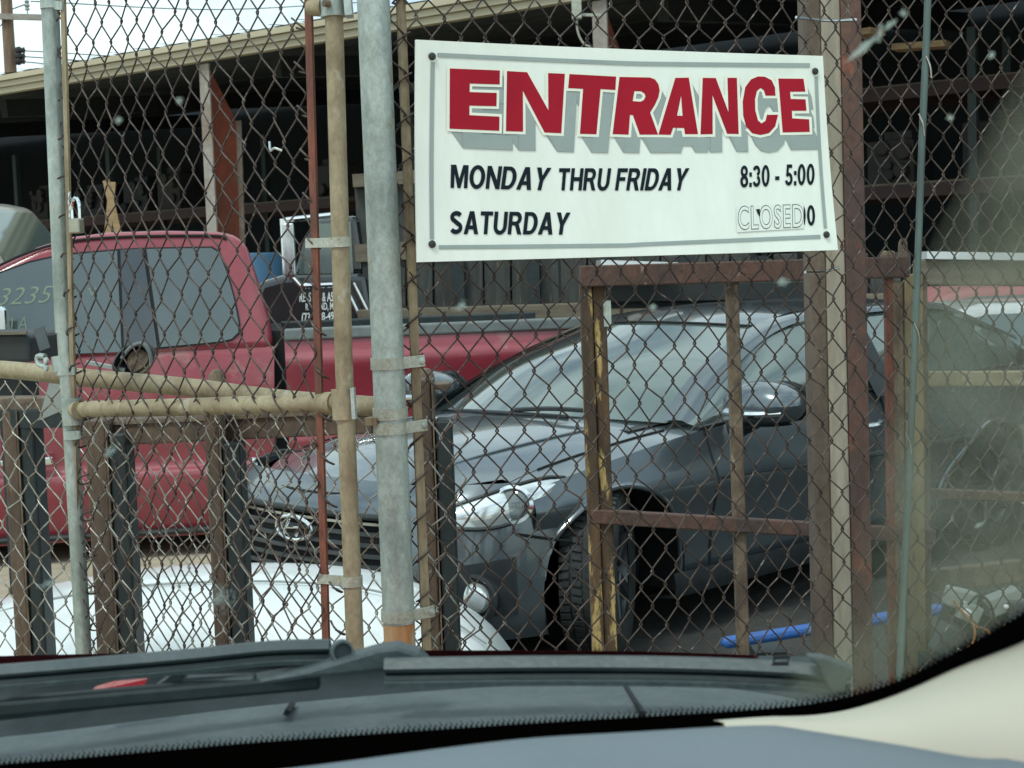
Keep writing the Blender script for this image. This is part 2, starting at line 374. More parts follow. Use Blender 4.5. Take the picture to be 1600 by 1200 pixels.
for s0 in (-7.6, -1.53, 4.52, 10.57, 16.62, 22.67, 28.7):
    c = MB()
    c.add([S(s0, .1, 0), S(s0, .52, 0), S(s0, .60, 3.75), S(s0, .16, ZE - .06), S(s0, .1, ZE - .02), S(s0 + .012, .1, 0), S(s0 + .012, .52, 0), S(s0 + .012, .60, 3.75), S(s0 + .012, .16, ZE - .06), S(s0 + .012, .1, ZE - .02)],
          [(0, 1, 2, 3, 4), (9, 8, 7, 6, 5), (0, 5, 6, 1), (1, 6, 7, 2), (2, 7, 8, 3), (3, 8, 9, 4), (4, 9, 5, 0)])
    co = c.build('column', 'column_red', shed)
    f1 = MB().box(S(s0 + .006, .09, (ZE - .02) / 2), (.09, .012, (ZE - .03) / 2), (SD, SN, UP)).build('front_flange', 'column_pale', co)
    g = MB()
    for a, b in (((.52, 0), (.60, 3.75)),):
        g.bar(S(s0 + .006, a[0], a[1]), S(s0 + .006, b[0], b[1]), .18, .02, SN - UP * .3)
    g.build('rear_flange', 'column_pale', co)
    MB().bar(S(s0, 1.4, ZE + .05), S(s0, 11, ZE + .95), .16, .28, UP).build('rafter', 'roof_under', shed)
for n_ in (2.5, 4.95, 6.7, 8.8):
    MB().bar(S(-19, n_, ZE + .22 + n_ * .09), S(43, n_, ZE + .22 + n_ * .09), .08, .16, UP).build('purlin', 'roof_under', shed)


# storage racks inside the shed
def rack(s0, s1, n0, levels, label, bm_='rack_red'):
    r = thing('storage_rack', label, 'rack', S(s0, n0, 0))
    nb = max(1, round((s1 - s0) / 2.7)); st = (s1 - s0) / nb
    for i in range(nb + 1):
        for dn in (0, 1.1):
            MB().box(S(s0 + i * st, n0 + dn, 2.0), (.045, .04, 2.0), (SD, SN, UP)).build('upright', 'rack_green', r)
    for z in levels:
        for dn in (-.045, 1.145):
            MB().box(S((s0 + s1) / 2, n0 + dn, z), ((s1 - s0) / 2, .025, .07), (SD, SN, UP)).build('shelf_beam', bm_, r)
        for k in range(5):
            MB().box(S((s0 + s1) / 2, n0 + .12 + k * .22, z + .085), ((s1 - s0) / 2, .09, .012), (SD, SN, UP)).build('shelf_board', 'wood_plank', r)
    return r
rack(-6, 4.0, 3.0, (1.0, 2.75), 'red-beamed storage rack in the dark shed above the red pickup cab')
rack(5.2, 10.2, 3.4, (1.1, 2.6), 'storage rack in the dark shed behind the sign, left of the pale column')
rack(11.2, 16.4, 2.2, (1.15, 2.35, 3.4), 'red-beamed storage rack in the shed seen right of the entrance sign')
rack(17.0, 24.0, 2.0, (1.15, 2.35, 3.4), 'storage rack at the far right end of the shed beyond the frame edge')
def engine_lump(s, n, z, w, d, h, mt, label):
    o = MB(); base = S(s, n, z + h / 2)
    o.box(base, (w / 2, d / 2, h / 2), (SD, SN, UP))
    for q in range(5):
        c = S(s + random.uniform(-.4, .4) * w, n - d / 2, z + random.uniform(.2, .95) * h)
        o.cyl(c, c - SN * random.uniform(.05, .12), random.uniform(.04, .1), 10)
    o.box(S(s + .1 * w, n, z + h + .05), (w * .3, d * .35, .05), (SD, SN, UP))
    return tag(o.build('engine_block', mt, bevel=.02), label, 'car part', 'car parts stored on the shed racks')
for (sa, sb, n_, lv) in ((-5.6, 3.7, 3.5, (1.0, 2.75)), (5.6, 9.9, 3.9, (1.1, 2.6)), (11.6, 16.0, 2.7, (1.15, 2.35))):
    s_ = sa
    while s_ < sb:
        for z in lv:
            if random.random() < .8:
                engine_lump(s_ + random.uniform(0, .3), n_ + random.uniform(-.1, .1), z + .098, random.uniform(.45, .8), .6, random.uniform(.3, .8), random.choice(('junk', 'junk_b')),
                            'dark dismantled car part lying on a rack inside the shaded shed')
        s_ += 1.15
# leaning planks by the left column
for (a, b, lb) in (((168, 372), (176, 285), 'tan plank leaning upright in the shed left of the red column'), ((187, 372), (166, 282), 'second tan plank leaning across the first left of the red column')):
    o = MB().bar(P(*a, 20.6), P(*b, 20.8), .09, .04).build('leaning_plank', 'wood'); tag(o, lb, 'plank')
for (x0, x1, y0, lb) in ((1335, 1372, 52, 'short tan board high in the shed beside the rusty post'), (1398, 1482, 72, 'longer tan board high in the shed right of the rusty post')):
    o = MB().bar(P(x0, y0 + 3, 15.5), P(x1, y0 - 3, 15.2), .06, .2).build('loose_board', 'wood'); tag(o, lb, 'board')
# flood lamp and cable under the eave
fl = thing('eave_lamp', 'pale weatherproof lamp with hanging cable under the tan eave above the sign', 'lamp', P(900, 10, 16.0))
MB().box(P(901, 15, 16.0), (.05, .05, .10)).build('housing', 'band', fl, bevel=.01)
MB().tube(crv([P(901, 28, 16.0), P(903, 50, 16.0), P(912, 68, 16.0), P(925, 74, 16.0)], 12), .012, 6).build('cable', 'band', fl)
MB().bar(P(905, 23, 16.05), P(940, 24, 16.05), .03, .03).build('bracket', 'band', fl)

# utility pole and lines, upper left
up = thing('utility_pole', 'weathered wooden utility pole with cross-arm and insulators behind the shed', 'utility pole', P(14, 560, 46))
pb = P(14, 60, 46)
MB().tube([(pb.x, 46, -.1), (pb.x, 46, 6), (pb.x - .02, 46, 12.5)], [.21, .19, .16], 12).build('shaft', 'pole_wood', up, smooth=True)
MB().bar(P(-60, 24, 45.75), P(89, 28, 45.75), .17, .12).build('cross_arm', 'column_pale', up)
for px in (-30, 43, 84):
    a = P(px, 22, 45.75)
    MB().lathe([(.02, 0), (.02, .1), (.08, .12), (.05, .2), (.09, .24), (.05, .32), (.08, .36), (.03, .42), (0, .42)], a, (0, 0, 1), 10).build('insulator', 'grey_sheet', up)
for py in (79, 88, 96):
    a = P(24, py, 45.8)
    MB().lathe([(0, 0), (.10, .02), (.12, .12), (.07, .2), (.1, .26), (0, .3)], a, (1, 0, 0), 10).build('side_insulator', 'wire_black', up)
MB().bar(P(20, 14, 45.8), P(44, 5, 45.8), .03, .03).build('brace', 'wire_black', up)
def line(px0, py0, px1, py1, y0, y1, label):
    a, b = P(px0, py0, y0), P(px1, py1, y1); mid = (a + b) / 2 - Vector((0, 0, .25))
    tag(MB().tube(crv([a, mid, b], 14), .018, 5).build('power_line', 'wire_black'), label, 'power line')
line(30, 79, 520, 83, 45.8, 60, 'upper of the thin power lines running right from the pole above the eave')
line(30, 88, 520, 98, 45.8, 60, 'middle thin power line running right from the pole just above the eave')
line(30, 96, 520, 118, 45.8, 60, 'lowest thin power line running right from the pole behind the eave')
line(48, 2, 560, 4, 45.8, 58, 'topmost power line leaving the cross-arm insulator across the sky')
line(-40, 50, 8, 32, 44, 45.8, 'short power line coming in to the pole from the left frame edge')

# ------------------------------------------------------------------ black flatbed truck behind the pickup
BY = 12.0
bt = thing('flatbed_truck', 'black work truck with white door lettering and weathered stake-sided bed behind the pickup', 'truck', (P(600, 500, BY).x, BY, 0))
def outline(pts, Y, rnd=0): return [P(x, y, Y) for x, y in pts]
MB().prism(outline([(385, 700), (392, 470), (405, 440), (440, 430), (470, 428), (575, 426), (590, 520), (590, 700)], BY), (0, 1.9, 0)).build('cab_body', 'black_paint', bt, bevel=.06, seg=3)
MB().prism(outline([(458, 430), (474, 372), (495, 342), (560, 336), (574, 430)], BY + .06), (0, 1.7, 0)).build('cab_roof', 'black_paint', bt, bevel=.05, seg=3)
MB().prism(outline([(466, 428), (479, 380), (497, 350), (548, 346), (552, 427)], BY + .04), (0, .012, 0)).build('side_window', 'glass_car', bt)
for (a, b) in (((447, 344), (452, 430)), ((447, 344), (520, 336)), ((441, 342), (446, 428)), ((452, 428), (470, 447)), ((470, 447), (540, 444))):
    MB().cyl(P(*a, BY - .22), P(*b, BY - .22), .022, 8).build('mirror_bracket', 'chrome', bt, smooth=True)
MB().box(P(452, 390, BY - .24), (.045, .03, .20)).build('mirror', 'dull_chrome', bt, bevel=.01)
for i, (txt, q) in enumerate((('RE  S  ER & AS', [(468, 457), (521, 456), (521, 471), (468, 472)]), ('R    LAND, M', [(477, 474), (521, 472), (521, 486), (478, 487)]), ('(73    28-49', [(471, 489), (522, 487), (522, 503), (472, 508)]))):
    v, f = text_mesh(txt, .022); v, _ = norm2(v)
    MB().add([P(*quadmap(q, a, b).xy, BY - .004) for a, b in v], f).build('door_lettering', 'letter_white', bt)
for px, w in ((565, 30), (577, 22)):
    MB().cyl(P(px - 25, w + 420, BY - .05), P(px, w + 470, BY - .05), .02, 8).build('grab_handle', 'dull_chrome', bt)
# headache rack and stakes
MB().prism(outline([(553, 283), (640, 276), (648, 392), (560, 398)], BY + .1), (0, 1.8, 0)).build('headboard', 'wood_grey', bt, bevel=.02)
MB().bar(P(552, 283, BY + .05), P(660, 276, BY + .05), .10, .10).build('headboard_cap', 'wood_plank', bt)
MB().bar(P(556, 396, BY + .05), P(700, 388, BY + .05), .14, .10).build('headboard_sill', 'wood_plank', bt)
x = 566
while x < 1400:
    w = random.uniform(30, 44)
    MB().bar(P(x + w / 2, 500, BY + random.uniform(.03, .07)), P(x + w / 2 - 1, 395 + random.uniform(-6, 10), BY + .05), (w - 3) / 200, .05).build('stake_board', 'wood_grey', bt, bevel=.008)
    x += w
for x in range(600, 1400, 118):
    MB().bar(P(x, 512, BY - .03), P(x - 3, 400, BY - .03), .09, .06).build('stake_post', 'rubber', bt)
MB().bar(P(560, 497, BY - .02), P(1420, 470, BY - .02), .13, .12).build('bed_rail', 'wood_plank', bt, bevel=.01)
MB().prism(outline([(560, 512), (1420, 485), (1420, 520), (560, 545)], BY), (0, 2.0, 0)).build('bed_floor', 'tarp_dark', bt)
for px in (470, 690, 1250):
    c = P(px, 560, BY + .2); c.z = .48
    MB().lathe([(.28, 0), (.44, .0), (.48, .06), (.48, .22), (.44, .28), (.2, .28)], c, (0, 1, 0), 24).build('wheel', 'tyre', bt, smooth=True)
dr = thing('steel_drum', 'blue steel drum standing in the shed behind the pickup cab', 'drum', (P(388, 400, 13.5).x, 13.5, 0))
c = dr.location.copy()
MB().lathe([(0, 0), (.29, 0), (.3, .02), (.3, .3), (.315, .32), (.3, .34), (.3, .6), (.315, .62), (.3, .64), (.3, .9), (.29, .92), (0, .92)], (c.x, c.y, .95), (0, 0, 1), 28).build('barrel', 'drum_blue', dr, smooth=True)
MB().box((c.x, c.y, .47), (.4, .4, .47)).build('plinth', 'wood_grey', dr)

# ------------------------------------------------------------------ red pickup
TY = 9.0
pk = thing('pickup_truck', 'dusty red extended-cab pickup parked behind the chain-link gate', 'pickup truck', (P(300, 600, TY).x, TY, 0), R(9))
def tum(p):                       # the cabin leans in above the belt line
    p = Vector(p)
    if p.z > 1.27: p.y += (p.z - 1.27) * .22
    return p
def tp(x, y, d=0.0):
    p = P(x, y, TY); p = tum(p); p.y += d; return p
def tprism(pts, d0, d1, name, mt, bevel=0, seg=3, par=None, n=None):
    a = [tp(x, y, d0) for x, y in pts]
    o = MB().add([*a, *[Vector((p.x, (2 * (TY + .95) - p.y) if d1 is None else p.y + d1 - d0, p.z)) for p in a]],
                 [tuple(range(len(a))), tuple(range(2 * len(a) - 1, len(a) - 1, -1))] + [(i, i + len(a), (i + 1) % len(a) + len(a), (i + 1) % len(a)) for i in range(len(a))])
    return o.build(name, mt, par or pk, bevel=bevel, seg=seg, smooth=bevel > 0, sharp=50)
# lower body with a rolled crease: rows of a loft along the side
def side_row(y0, y1, d): return [P(-700, y0 + 5, TY) + Vector((0, d, 0)), P(-100, y0, TY) + Vector((0, d, 0)), P(180, (y0 + y1) / 2, TY) + Vector((0, d, 0)), P(427, y1, TY) + Vector((0, d, 0))]
rows = [side_row(852, 836, .10), side_row(800, 788, .03), side_row(752, 736, -.015), side_row(734, 719, .03), side_row(690, 676, .005), side_row(630, 618, -.02), side_row(575, 560, .0), side_row(560, 542, .02)]
o = MB().grid(loft(rows, 24, 30)).build('door_panel', 'truck_red', pk, smooth=True)
tprism([(-900, 568), (427, 543), (430, 640), (428, 836), (-900, 862)], .12, None, 'cab_core', 'truck_red')
# cabin above the belt
tprism([(-60, 566), (-60, 446), (0, 418), (60, 386), (110, 370), (170, 362), (250, 359), (335, 360), (368, 366), (384, 385), (402, 440), (420, 500), (427, 546)], .0, None, 'cabin', 'truck_red', .05, 4)
tprism([(-420, 560), (-60, 452), (-52, 570)], .05, None, 'windshield', 'glass_truck')
tprism([(-900, 575), (-860, 568), (-400, 552), (-60, 560), (-60, 580), (-900, 600)], .03, None, 'hood', 'truck_red', .03)
GL = [(-50, 446), (0, 427), (50, 408), (100, 396), (190, 388), (232, 386), (330, 384), (342, 392), (353, 420), (366, 465), (374, 505), (373, 522), (362, 532), (345, 536), (250, 545), (130, 553), (-50, 562)]
def shrink(pts, k):
    cx = sum(a for a, b in pts) / len(pts); cy = sum(b for a, b in pts) / len(pts)
    out = []
    for i, (a, b) in enumerate(pts):
        a0, b0 = pts[i - 1]; a1, b1 = pts[(i + 1) % len(pts)]
        tx, ty = a1 - a0, b1 - b0; L = math.hypot(tx, ty); nx, ny = ty / L, -tx / L
        if (nx * (cx - a) + ny * (cy - b)) < 0: nx, ny = -nx, -ny
        out.append((a + nx * k, b + ny * k))
    return out
tprism(GL, -.004, .04, 'window_gasket', 'seam')
g2 = shrink(GL, 2.2)
fw = [p for p in g2 if p[0] < 185]; fw = [p for p in g2[:5]] ; 
tprism([(-48, 448), (0, 430), (50, 411), (100, 399), (183, 391), (193, 549), (130, 551), (-48, 560)], -.008, .03, 'front_door_window', 'glass_truck')
tprism([(188, 390), (222, 388), (247, 543), (197, 547)], -.010, .03, 'door_pillar', 'glass_dark')
tprism([(228, 388.5), (328, 386.5), (340, 394), (351, 421), (364, 466), (371.5, 505), (371, 520), (361, 529.5), (345, 533.5), (252, 542)], -.008, .03, 'rear_quarter_window', 'glass_truck')
MB().tube(crv([tp(-40, 440, -.006), tp(40, 398, -.006), tp(110, 377, -.006), tp(200, 369, -.006), tp(330, 367, -.006), tp(352, 372, -.006)], 24), .008, 6).build('drip_rail', 'seam', pk)
for txt, q in (('53235', [(-14, 452), (84, 446), (86, 472), (-12, 478)]), ('V', [(140, 450), (152, 449), (152, 463), (142, 463)]), ('I A', [(26, 496), (52, 494), (52, 513), (28, 514)])):
    v, f = text_mesh(txt, -.008); v, _ = norm2(v)
    MB().add([tp(*quadmap(q, a + (b - .5) * .12, b).xy, -.0095) for a, b in v], f).build('chalk_marking', 'chalk', pk)
mr = MB().box(tp(2, 500, -.22), (.11, .05, .085)).build('door_mirror', 'chrome', pk, bevel=.025, seg=3)
MB().bar(tp(22, 520, -.2), tp(40, 535, -.01), .04, .04).build('mirror_arm', 'black_plastic', pk)
MB().tube([tp(196, 552, -.004), tp(199, 640, -.012), tp(197, 736, -.02), tp(195, 834, .06)], .006, 5).build('door_seam', 'seam', pk)
MB().tube([tp(-60, 842, .06), tp(200, 834, .06), tp(425, 826, .06)], .02, 8).build('rocker_trim', 'black_plastic', pk)
# handle
h = MB().bar(tp(-4, 718, -.03), tp(24, 717, -.03), .035, .03).build('door_handle', 'chrome', pk, bevel=.008)
h = MB().bar(tp(58, 718, -.03), tp(92, 714, -.03), .05, .04).build('lock_handle', 'chrome', pk, bevel=.012)
# bed
XB0, XB1 = P(446, 600, TY).x, .50
def bedrow(z, d): return [Vector((XB0, TY + d, z)), Vector((-.35, TY + d - .01, z)), Vector((XB1, TY + d, z))]
bed = MB().grid(loft([bedrow(.42, .08), bedrow(.55, .02), bedrow(.66, -.01), bedrow(.72, .03), bedrow(.95, .01), bedrow(1.13, -.03), bedrow(1.19, .0), bedrow(1.27, .02)], 20, 30))
bed.build('bed_side', 'truck_red', pk, smooth=True)
MB().box(((XB0 + XB1) / 2, TY + .95, .85), ((XB1 - XB0) / 2 - .01, .85, .40)).build('bed_tub', 'tarp_dark', pk, bevel=.02)
MB().box(((XB0 + XB1) / 2, TY + .04, 1.295), ((XB1 - XB0) / 2, .05, .035)).build('bed_rail_cap', 'rail_grey', pk, bevel=.012)
MB().box(((XB0 + XB1) / 2, TY + 1.85, 1.295), ((XB1 - XB0) / 2, .05, .035)).build('far_rail_cap', 'rubber', pk, bevel=.012)
MB().box((XB0 - .045, TY + .95, .9), (.045, .86, .42)).build('cab_gap', 'seam', pk)
MB().tube(crv([(-.55, TY - .012, .60), (-.1, TY - .02, .98), (.2, TY - .012, .98)], 12), .006, 5).build('body_seam', 'seam', pk)
for cx in (-.35, -3.9):
    MB().lathe([(.20, -.02), (.34, -.02), (.385, .03), (.385, .2), (.34, .25), (.1, .25)], (cx, TY + .06, .385), (0, 1, 0), 32).build('wheel', 'tyre', pk, smooth=True)

# ------------------------------------------------------------------ hatchback generator (local: x forward, y left, z up)
def make_hatch():
    car = thing('hatchback_car', 'dark silver hatchback with its hood facing left behind the right fence panel', 'car', (.726, 7.895, 0), R(223.5))
    car.scale = (1.09, 1.09, .98)
    WX, WR = 1.22, .335
    HW = [(-2.1, .60), (-1.95, .76), (-1.7, .85), (-1.2, .885), (0, .885), (1.0, .885), (1.45, .878), (1.62, .86), (1.78, .80)]
    PRO = [(.18, -.12), (.26, -.06), (.40, -.045), (.55, -.022), (.66, .008), (.69, .008), (.78, -.02), (.90, -.06), (1.03, -.115)]
    ZB = [(-2.1, .98), (-1.4, 1.00), (-.6, .965), (.3, .925), (.7, .90), (1.2, .84), (1.55, .785), (1.8, .72)]
    def sidept(x, z): return Vector((x, interp(HW, x) + interp(PRO, z), z))
    ZC = [(.9, .985), (1.2, .955), (1.6, .885), (1.9, .79), (2.02, .735)]
    def hoodpt(x, y):
        zb = interp(ZB, x) - .005; zc = interp(ZC, x); w = interp(HW, x) + interp(PRO, zb)
        return Vector((x, y, zc - (zc - zb) * min(1.05, abs(y) / w) ** 2.4))
    PLAN = [(0, 2.10), (.25, 2.09), (.45, 2.055), (.62, 1.985), (.74, 1.88), (.82, 1.74), (.865, 1.60), (.88, 1.46)]
    DZ = [(.16, -.10), (.24, -.02), (.32, .0), (.45, .0), (.58, -.02), (.68, -.055), (.75, -.10), (.80, -.16)]
    plan = crv([(b, a, 0) for a, b in PLAN], 60)
    def fas(a, z):
        """front fascia: a in -1..1 from right to left side"""
        p = plan[0]; t = abs(a) * 59; i = min(int(t), 58); p = plan[i].lerp(plan[i + 1], t - i)
        k = interp(DZ, z); nx = max(.12, 1 - (abs(a)) ** 2.2)
        return Vector((p.x + k * nx, math.copysign(p.y + k * (1 - nx) * .35, a), z))
    def patch(fn, us, vs): return [[fn(u, v) for v in vs] for u in us]
    L = lambda a, b, n: [a + (b - a) * i / (n - 1) for i in range(n)]
    # side skins with wheel arches
    def side(sgn, x0, x1, zlo, name, nx=90):
        xs = L(x0, x1, nx); g = []; nz = 44
        for x in xs:
            zt = interp(ZB, x); g.append([sidept(x, zlo + (zt - zlo) * j / (nz - 1)) for j in range(nz)])
        AR = .395
        def ins(p): return any(math.hypot(p.x - wx, p.z - WR) < AR for wx in (WX, -WX))
        keep = []; vs = {}; V = []
        flat = [p.copy() for r in g for p in r]; inn = [ins(p) for p in flat]
        F = []
        for i in range(nx - 1):
            for j in range(nz - 1):
                q = (i * nz + j, (i + 1) * nz + j, (i + 1) * nz + j + 1, i * nz + j + 1)
                if all(inn[k] for k in q): continue
                F.append(q)
        for q in F:
            for k in q:
                if inn[k]:
                    p = flat[k]
                    wx = WX if p.x > 0 else -WX; d = Vector((p.x - wx, p.z - WR)); 
                    if d.length < 1e-4: continue
                    d = d.normalized() * AR; p.x, p.z = wx + d.x, WR + d.y; p.y = interp(HW, p.x) + interp(PRO, p.z) + .004
        used = sorted({k for q in F for k in q}); ix = {k: n for n, k in enumerate(used)}
        MB().add([Vector((flat[k].x, flat[k].y * sgn, flat[k].z)) for k in used], [tuple(ix[k] for k in q) for q in F]).build(name, 'silver_paint', car, smooth=True, local=True)
    for sgn in (1, -1):
        side(sgn, .64, 1.64, .24, 'fender', 70)
        side(sgn, -.62, .632, .22, 'door', 40)
        side(sgn, -2.08, -.628, .24, 'rear_quarter', 80)
        # arch lips and liners
        for wx in (WX, -WX):
            ring = []
            for k in range(25):
                a = math.pi * (-.04 + 1.08 * k / 24); x, z = wx + .395 * math.cos(a), WR + .395 * math.sin(a)
                ring.append(Vector((x, sgn * (interp(HW, x) + interp(PRO, max(.18, z)) + .006), z)))
            MB().tube(ring, .011, 8).build('arch_lip', 'silver_paint', car, smooth=True, local=True)
            MB().grid([[Vector((wx + rr * math.cos(a), sgn * yy, WR + rr * math.sin(a))) for a in [math.pi * (-.1 + 1.2 * k / 20) for k in range(21)]] for rr, yy in ((.40, .86), (.40, .55), (.05, .5))]).build('wheel_well', 'seam', car, local=True)
        MB().grid([[Vector((x, sgn * (interp(HW, x) - d), z)) for x in L(-.9, .9, 12)] for d, z in ((.015, .30), (.005, .24), (.02, .19), (.2, .17))]).build('sill', 'black_plastic', car, smooth=True, local=True)
        # fender top strip between hood edge and shoulder, cowl corner included
        MB().grid([[Vector((p.x, p.y * sgn, p.z)) for p in [hoodpt(x, (.735 + (interp(HW, x) + interp(PRO, interp(ZB, x)) - .735) * k / 6) if x < 1.75 else .735) for k in range(7)]] for x in L(.42, 1.70, 34)]).build('fender_top', 'silver_paint', car, smooth=True, local=True)
        # seams
        MB().tube([Vector((p.x, sgn * (p.y + .002), p.z)) for p in [sidept(.638 + .05 * max(0, (z - .75)) , z) for z in L(.24, .9, 20)]], .0045, 5).build('door_seam', 'seam', car, local=True)
        MB().tube([Vector((p.x, sgn * (p.y + .002), p.z)) for p in [sidept(-.625, z) for z in L(.24, .96, 20)]], .0045, 5).build('door_seam', 'seam', car, local=True)
        MB().tube([Vector((p.x, p.y * sgn, p.z + .003)) for p in [hoodpt(x, .735) for x in L(.78, 1.50, 24)]], .005, 5).build('hood_seam', 'seam', car, local=True)
        MB().tube([Vector((p.x, sgn * (p.y + .003), p.z)) for p in [sidept(x, .655 + .03 * (x + .6)) for x in L(-1.7, .62, 24)]], .003, 5).build('side_crease', 'seam', car, local=True)
        # side glass, belt strip, pillars
        belt = [sidept(x, interp(ZB, x)) + Vector((0, -.015, .01)) for x in (.66, .35, -.1, -.62, -1.2, -1.72)]
        rail = [(.70, .755, .945), (.22, .655, 1.17), (-.22, .595, 1.315), (-.75, .575, 1.355), (-1.25, .575, 1.335), (-1.74, .69, 1.15)]
        mid = [(Vector(a) + Vector(b)) / 2 + Vector((0, .022, 0)) for a, b in zip(belt, rail)]
        sg = lambda pts: [Vector((p[0], p[1] * sgn, p[2])) for p in pts]
        MB().grid(loft([sg(belt), sg(mid), sg(rail)], 50, 12)).build('side_window', 'glass_car', car, smooth=True, local=True)
        MB().tube(crv([p + Vector((0, .006 * sgn, .0)) for p in sg(belt)], 40), .010, 6).build('belt_strip', 'black_plastic', car, smooth=True, local=True)
        ap = [(.76, .735, .935), (.40, .665, 1.11), (.0, .60, 1.275), (-.30, .565, 1.365)]
        MB().grid(loft([sg([(.68, .79, .93), (.20, .672, 1.175), (-.22, .612, 1.325), (-.75, .592, 1.365), (-1.25, .59, 1.345), (-1.80, .70, 1.14)]),
                        sg([(.72, .765, .955), (.30, .66, 1.175), (-.20, .587, 1.35), (-.75, .565, 1.392), (-1.25, .56, 1.378), (-1.84, .665, 1.165)]),
                        sg([(.79, .715, .955), (.40, .62, 1.17), (-.16, .54, 1.36), (-.75, .52, 1.408), (-1.25, .52, 1.39), (-1.88, .60, 1.165)])], 50, 10)).build('pillar_rail', 'silver_paint', car, smooth=True, local=True)
        MB().grid(loft([sg([(-.56, .865, .95), (-.60, .70, 1.2), (-.62, .602, 1.345)]), sg([(-.66, .865, .95), (-.69, .70, 1.2), (-.70, .602, 1.345)])], 10, 3)).build('door_post', 'black_plastic', car, local=True)
        # door mirror
        mb = MB(); cx, cy, cz = .52, 1.04, 1.02
        for k in range(1):
            prof = [(-.13, .25), (-.12, .7), (-.06, .95), (0, 1.0), (.06, .92), (.10, .62), (.115, .2), (.117, .005)]
            g = []
            for xx, sc_ in prof:
                g.append([Vector((cx + xx, sgn * (cy + .175 * sc_ * math.cos(a)), cz + .105 * sc_ * math.sin(a))) for a in [2 * math.pi * q / 20 for q in range(21)]])
            mb.grid(g)
        mo = mb.build('door_mirror', 'silver_paint', car, smooth=True, local=True)
        MB().grid([[Vector((cx - .135, sgn * (cy + .165 * k * math.cos(a)), cz + .095 * k * math.sin(a))) for a in [2 * math.pi * q / 20 for q in range(21)]] for k in (1, .02)]).build('mirror_glass', 'glass_dark', mo, local=True)
        MB().tube(crv([(cx + .10, sgn * (cy - .11), cz - .03), (cx + .115, sgn * (cy + .02), cz - .035), (cx + .06, sgn * (cy + .13), cz - .03)], 10), .018, 8).build('mirror_lamp', 'chrome', mo, smooth=True, local=True)
        MB().grid([[Vector((cx + x, sgn * (cy + .12 * k * math.cos(a)), cz - .07 - .02 * k)) for a, x in [(2 * math.pi * q / 16, .1 * k * math.sin(2 * math.pi * q / 16)) for q in range(17)]] for k in (1, .6)] ).build('mirror_base', 'black_plastic', mo, smooth=True, local=True)
        MB().tube([(cx + .01, sgn * (cy - .02), cz - .07), (cx - .02, sgn * (cy - .16), cz - .12)], [.035, .05], 10).build('mirror_foot', 'black_plastic', mo, smooth=True, local=True)
        # door handle
        MB().tube(crv([(-.38, sgn * .875, .81), (-.44, sgn * .915, .815), (-.52, sgn * .912, .82), (-.57, sgn * .872, .822)], 10), .014, 8).build('door_handle', 'dull_chrome', car, smooth=True, local=True)
        # headlamp: bright reflector, projector lens, chrome frame
        hl = []
        top = [(.44, .695), (.58, .750), (.72, .790), (.87, .805), (.985, .795)]
        bot = [(.44, .66), (.54, .635), (.68, .635), (.84, .69), (.985, .78)]
        hp = lambda a, z, off=.0: fas(a * sgn, min(z, .80)) + (Vector((.75, .6 * sgn, .25)).normalized() * off) + Vector((0, 0, max(0, z - .80)))
        g = [[hp(interp(top, a), 0) for a in ()]]
        us = L(.44, .985, 26)
        g = [[hp(u, interp(bot, u) + (interp(top, u) - interp(bot, u)) * j / 9, .012 + .016 * math.sin(math.pi * j / 9)) for j in range(10)] for u in us]
        lamp = MB().grid(g).build('headlamp', 'lamp_white', car, smooth=True, local=True)
        edge = [g[i][0] for i in range(26)] + [g[i][9] for i in range(25, -1, -1)]
        MB().tube(edge, .009, 6, closed=True).build('lamp_frame', 'black_plastic', lamp, smooth=True, local=True)
        for (u, z, rr) in ((.72, .715, .060),):
            c0 = hp(u, z, .022); ax = (hp(u, z, 1) - hp(u, z, 0)).normalized(); ax = (Vector((.8, .45 * sgn, .12))).normalized()
            MB().lathe([(rr * 1.25, -.01), (rr * 1.3, .012), (rr * 1.08, .016), (rr, .008)], c0, ax, 28).build('lamp_ring', 'chrome', lamp, smooth=True, local=True)
            MB().lathe([(rr, .004), (rr * .9, .009), (rr * .6, .014), (rr * .25, .017), (0, .0175)], c0, ax, 28).build('projector_lens', 'lens', lamp, smooth=True, local=True)
        # fog lamp in a dark round pocket
        c0 = fas(.60 * sgn, .36); ax = Vector((1, .28 * sgn, 0)).normalized()
        fo = MB().lathe([(.095, -.02), (.10, .012), (.085, .016), (.07, -.002), (.062, .004)], c0, ax, 28).build('fog_lamp', 'black_plastic', car, smooth=True, local=True)
        MB().lathe([(.064, .006), (.055, .022), (.03, .031), (0, .033)], c0, ax, 24).build('fog_lens', 'lamp_white', fo, smooth=True, local=True)
    # hood
    g = [[hoodpt(x + (0 if abs(y) < .3 else 0), y) for y in L(-.73, .73, 41)] for x in L(.58, 1.62, 36)]
    # leading part curves in to the nose
    for k in range(1, 10):
        row = []
        for y in L(-.73, .73, 41):
            xf = fas(min(1, abs(y) / .9 * .72), .745).x if abs(y) > 0 else 2.0
            xf = 2.0 - .52 * (abs(y) / .80) ** 2.6
            x = 1.62 + (max(xf, 1.64) - 1.62) * k / 9
            row.append(hoodpt(x, y))
        g.append(row)
    MB().grid(g).build('hood', 'silver_paint', car, smooth=True, local=True)
    MB().tube([p + Vector((.004, 0, -.004)) for p in g[-1] if abs(p.y) < .57], .007, 6).build('hood_edge_seam', 'seam', car, local=True)
    for sgn in (1, -1):
        MB().tube(crv([hoodpt(x, sgn * y) + Vector((0, 0, .004)) for x, y in ((.92, .56), (1.2, .53), (1.5, .48), (1.75, .40))], 16), .006, 8).build('hood_crease', 'silver_paint', car, smooth=True, local=True)
    # front fascia with grille opening
    us = L(-1, 1, 81); zs = L(.17, .80, 40)
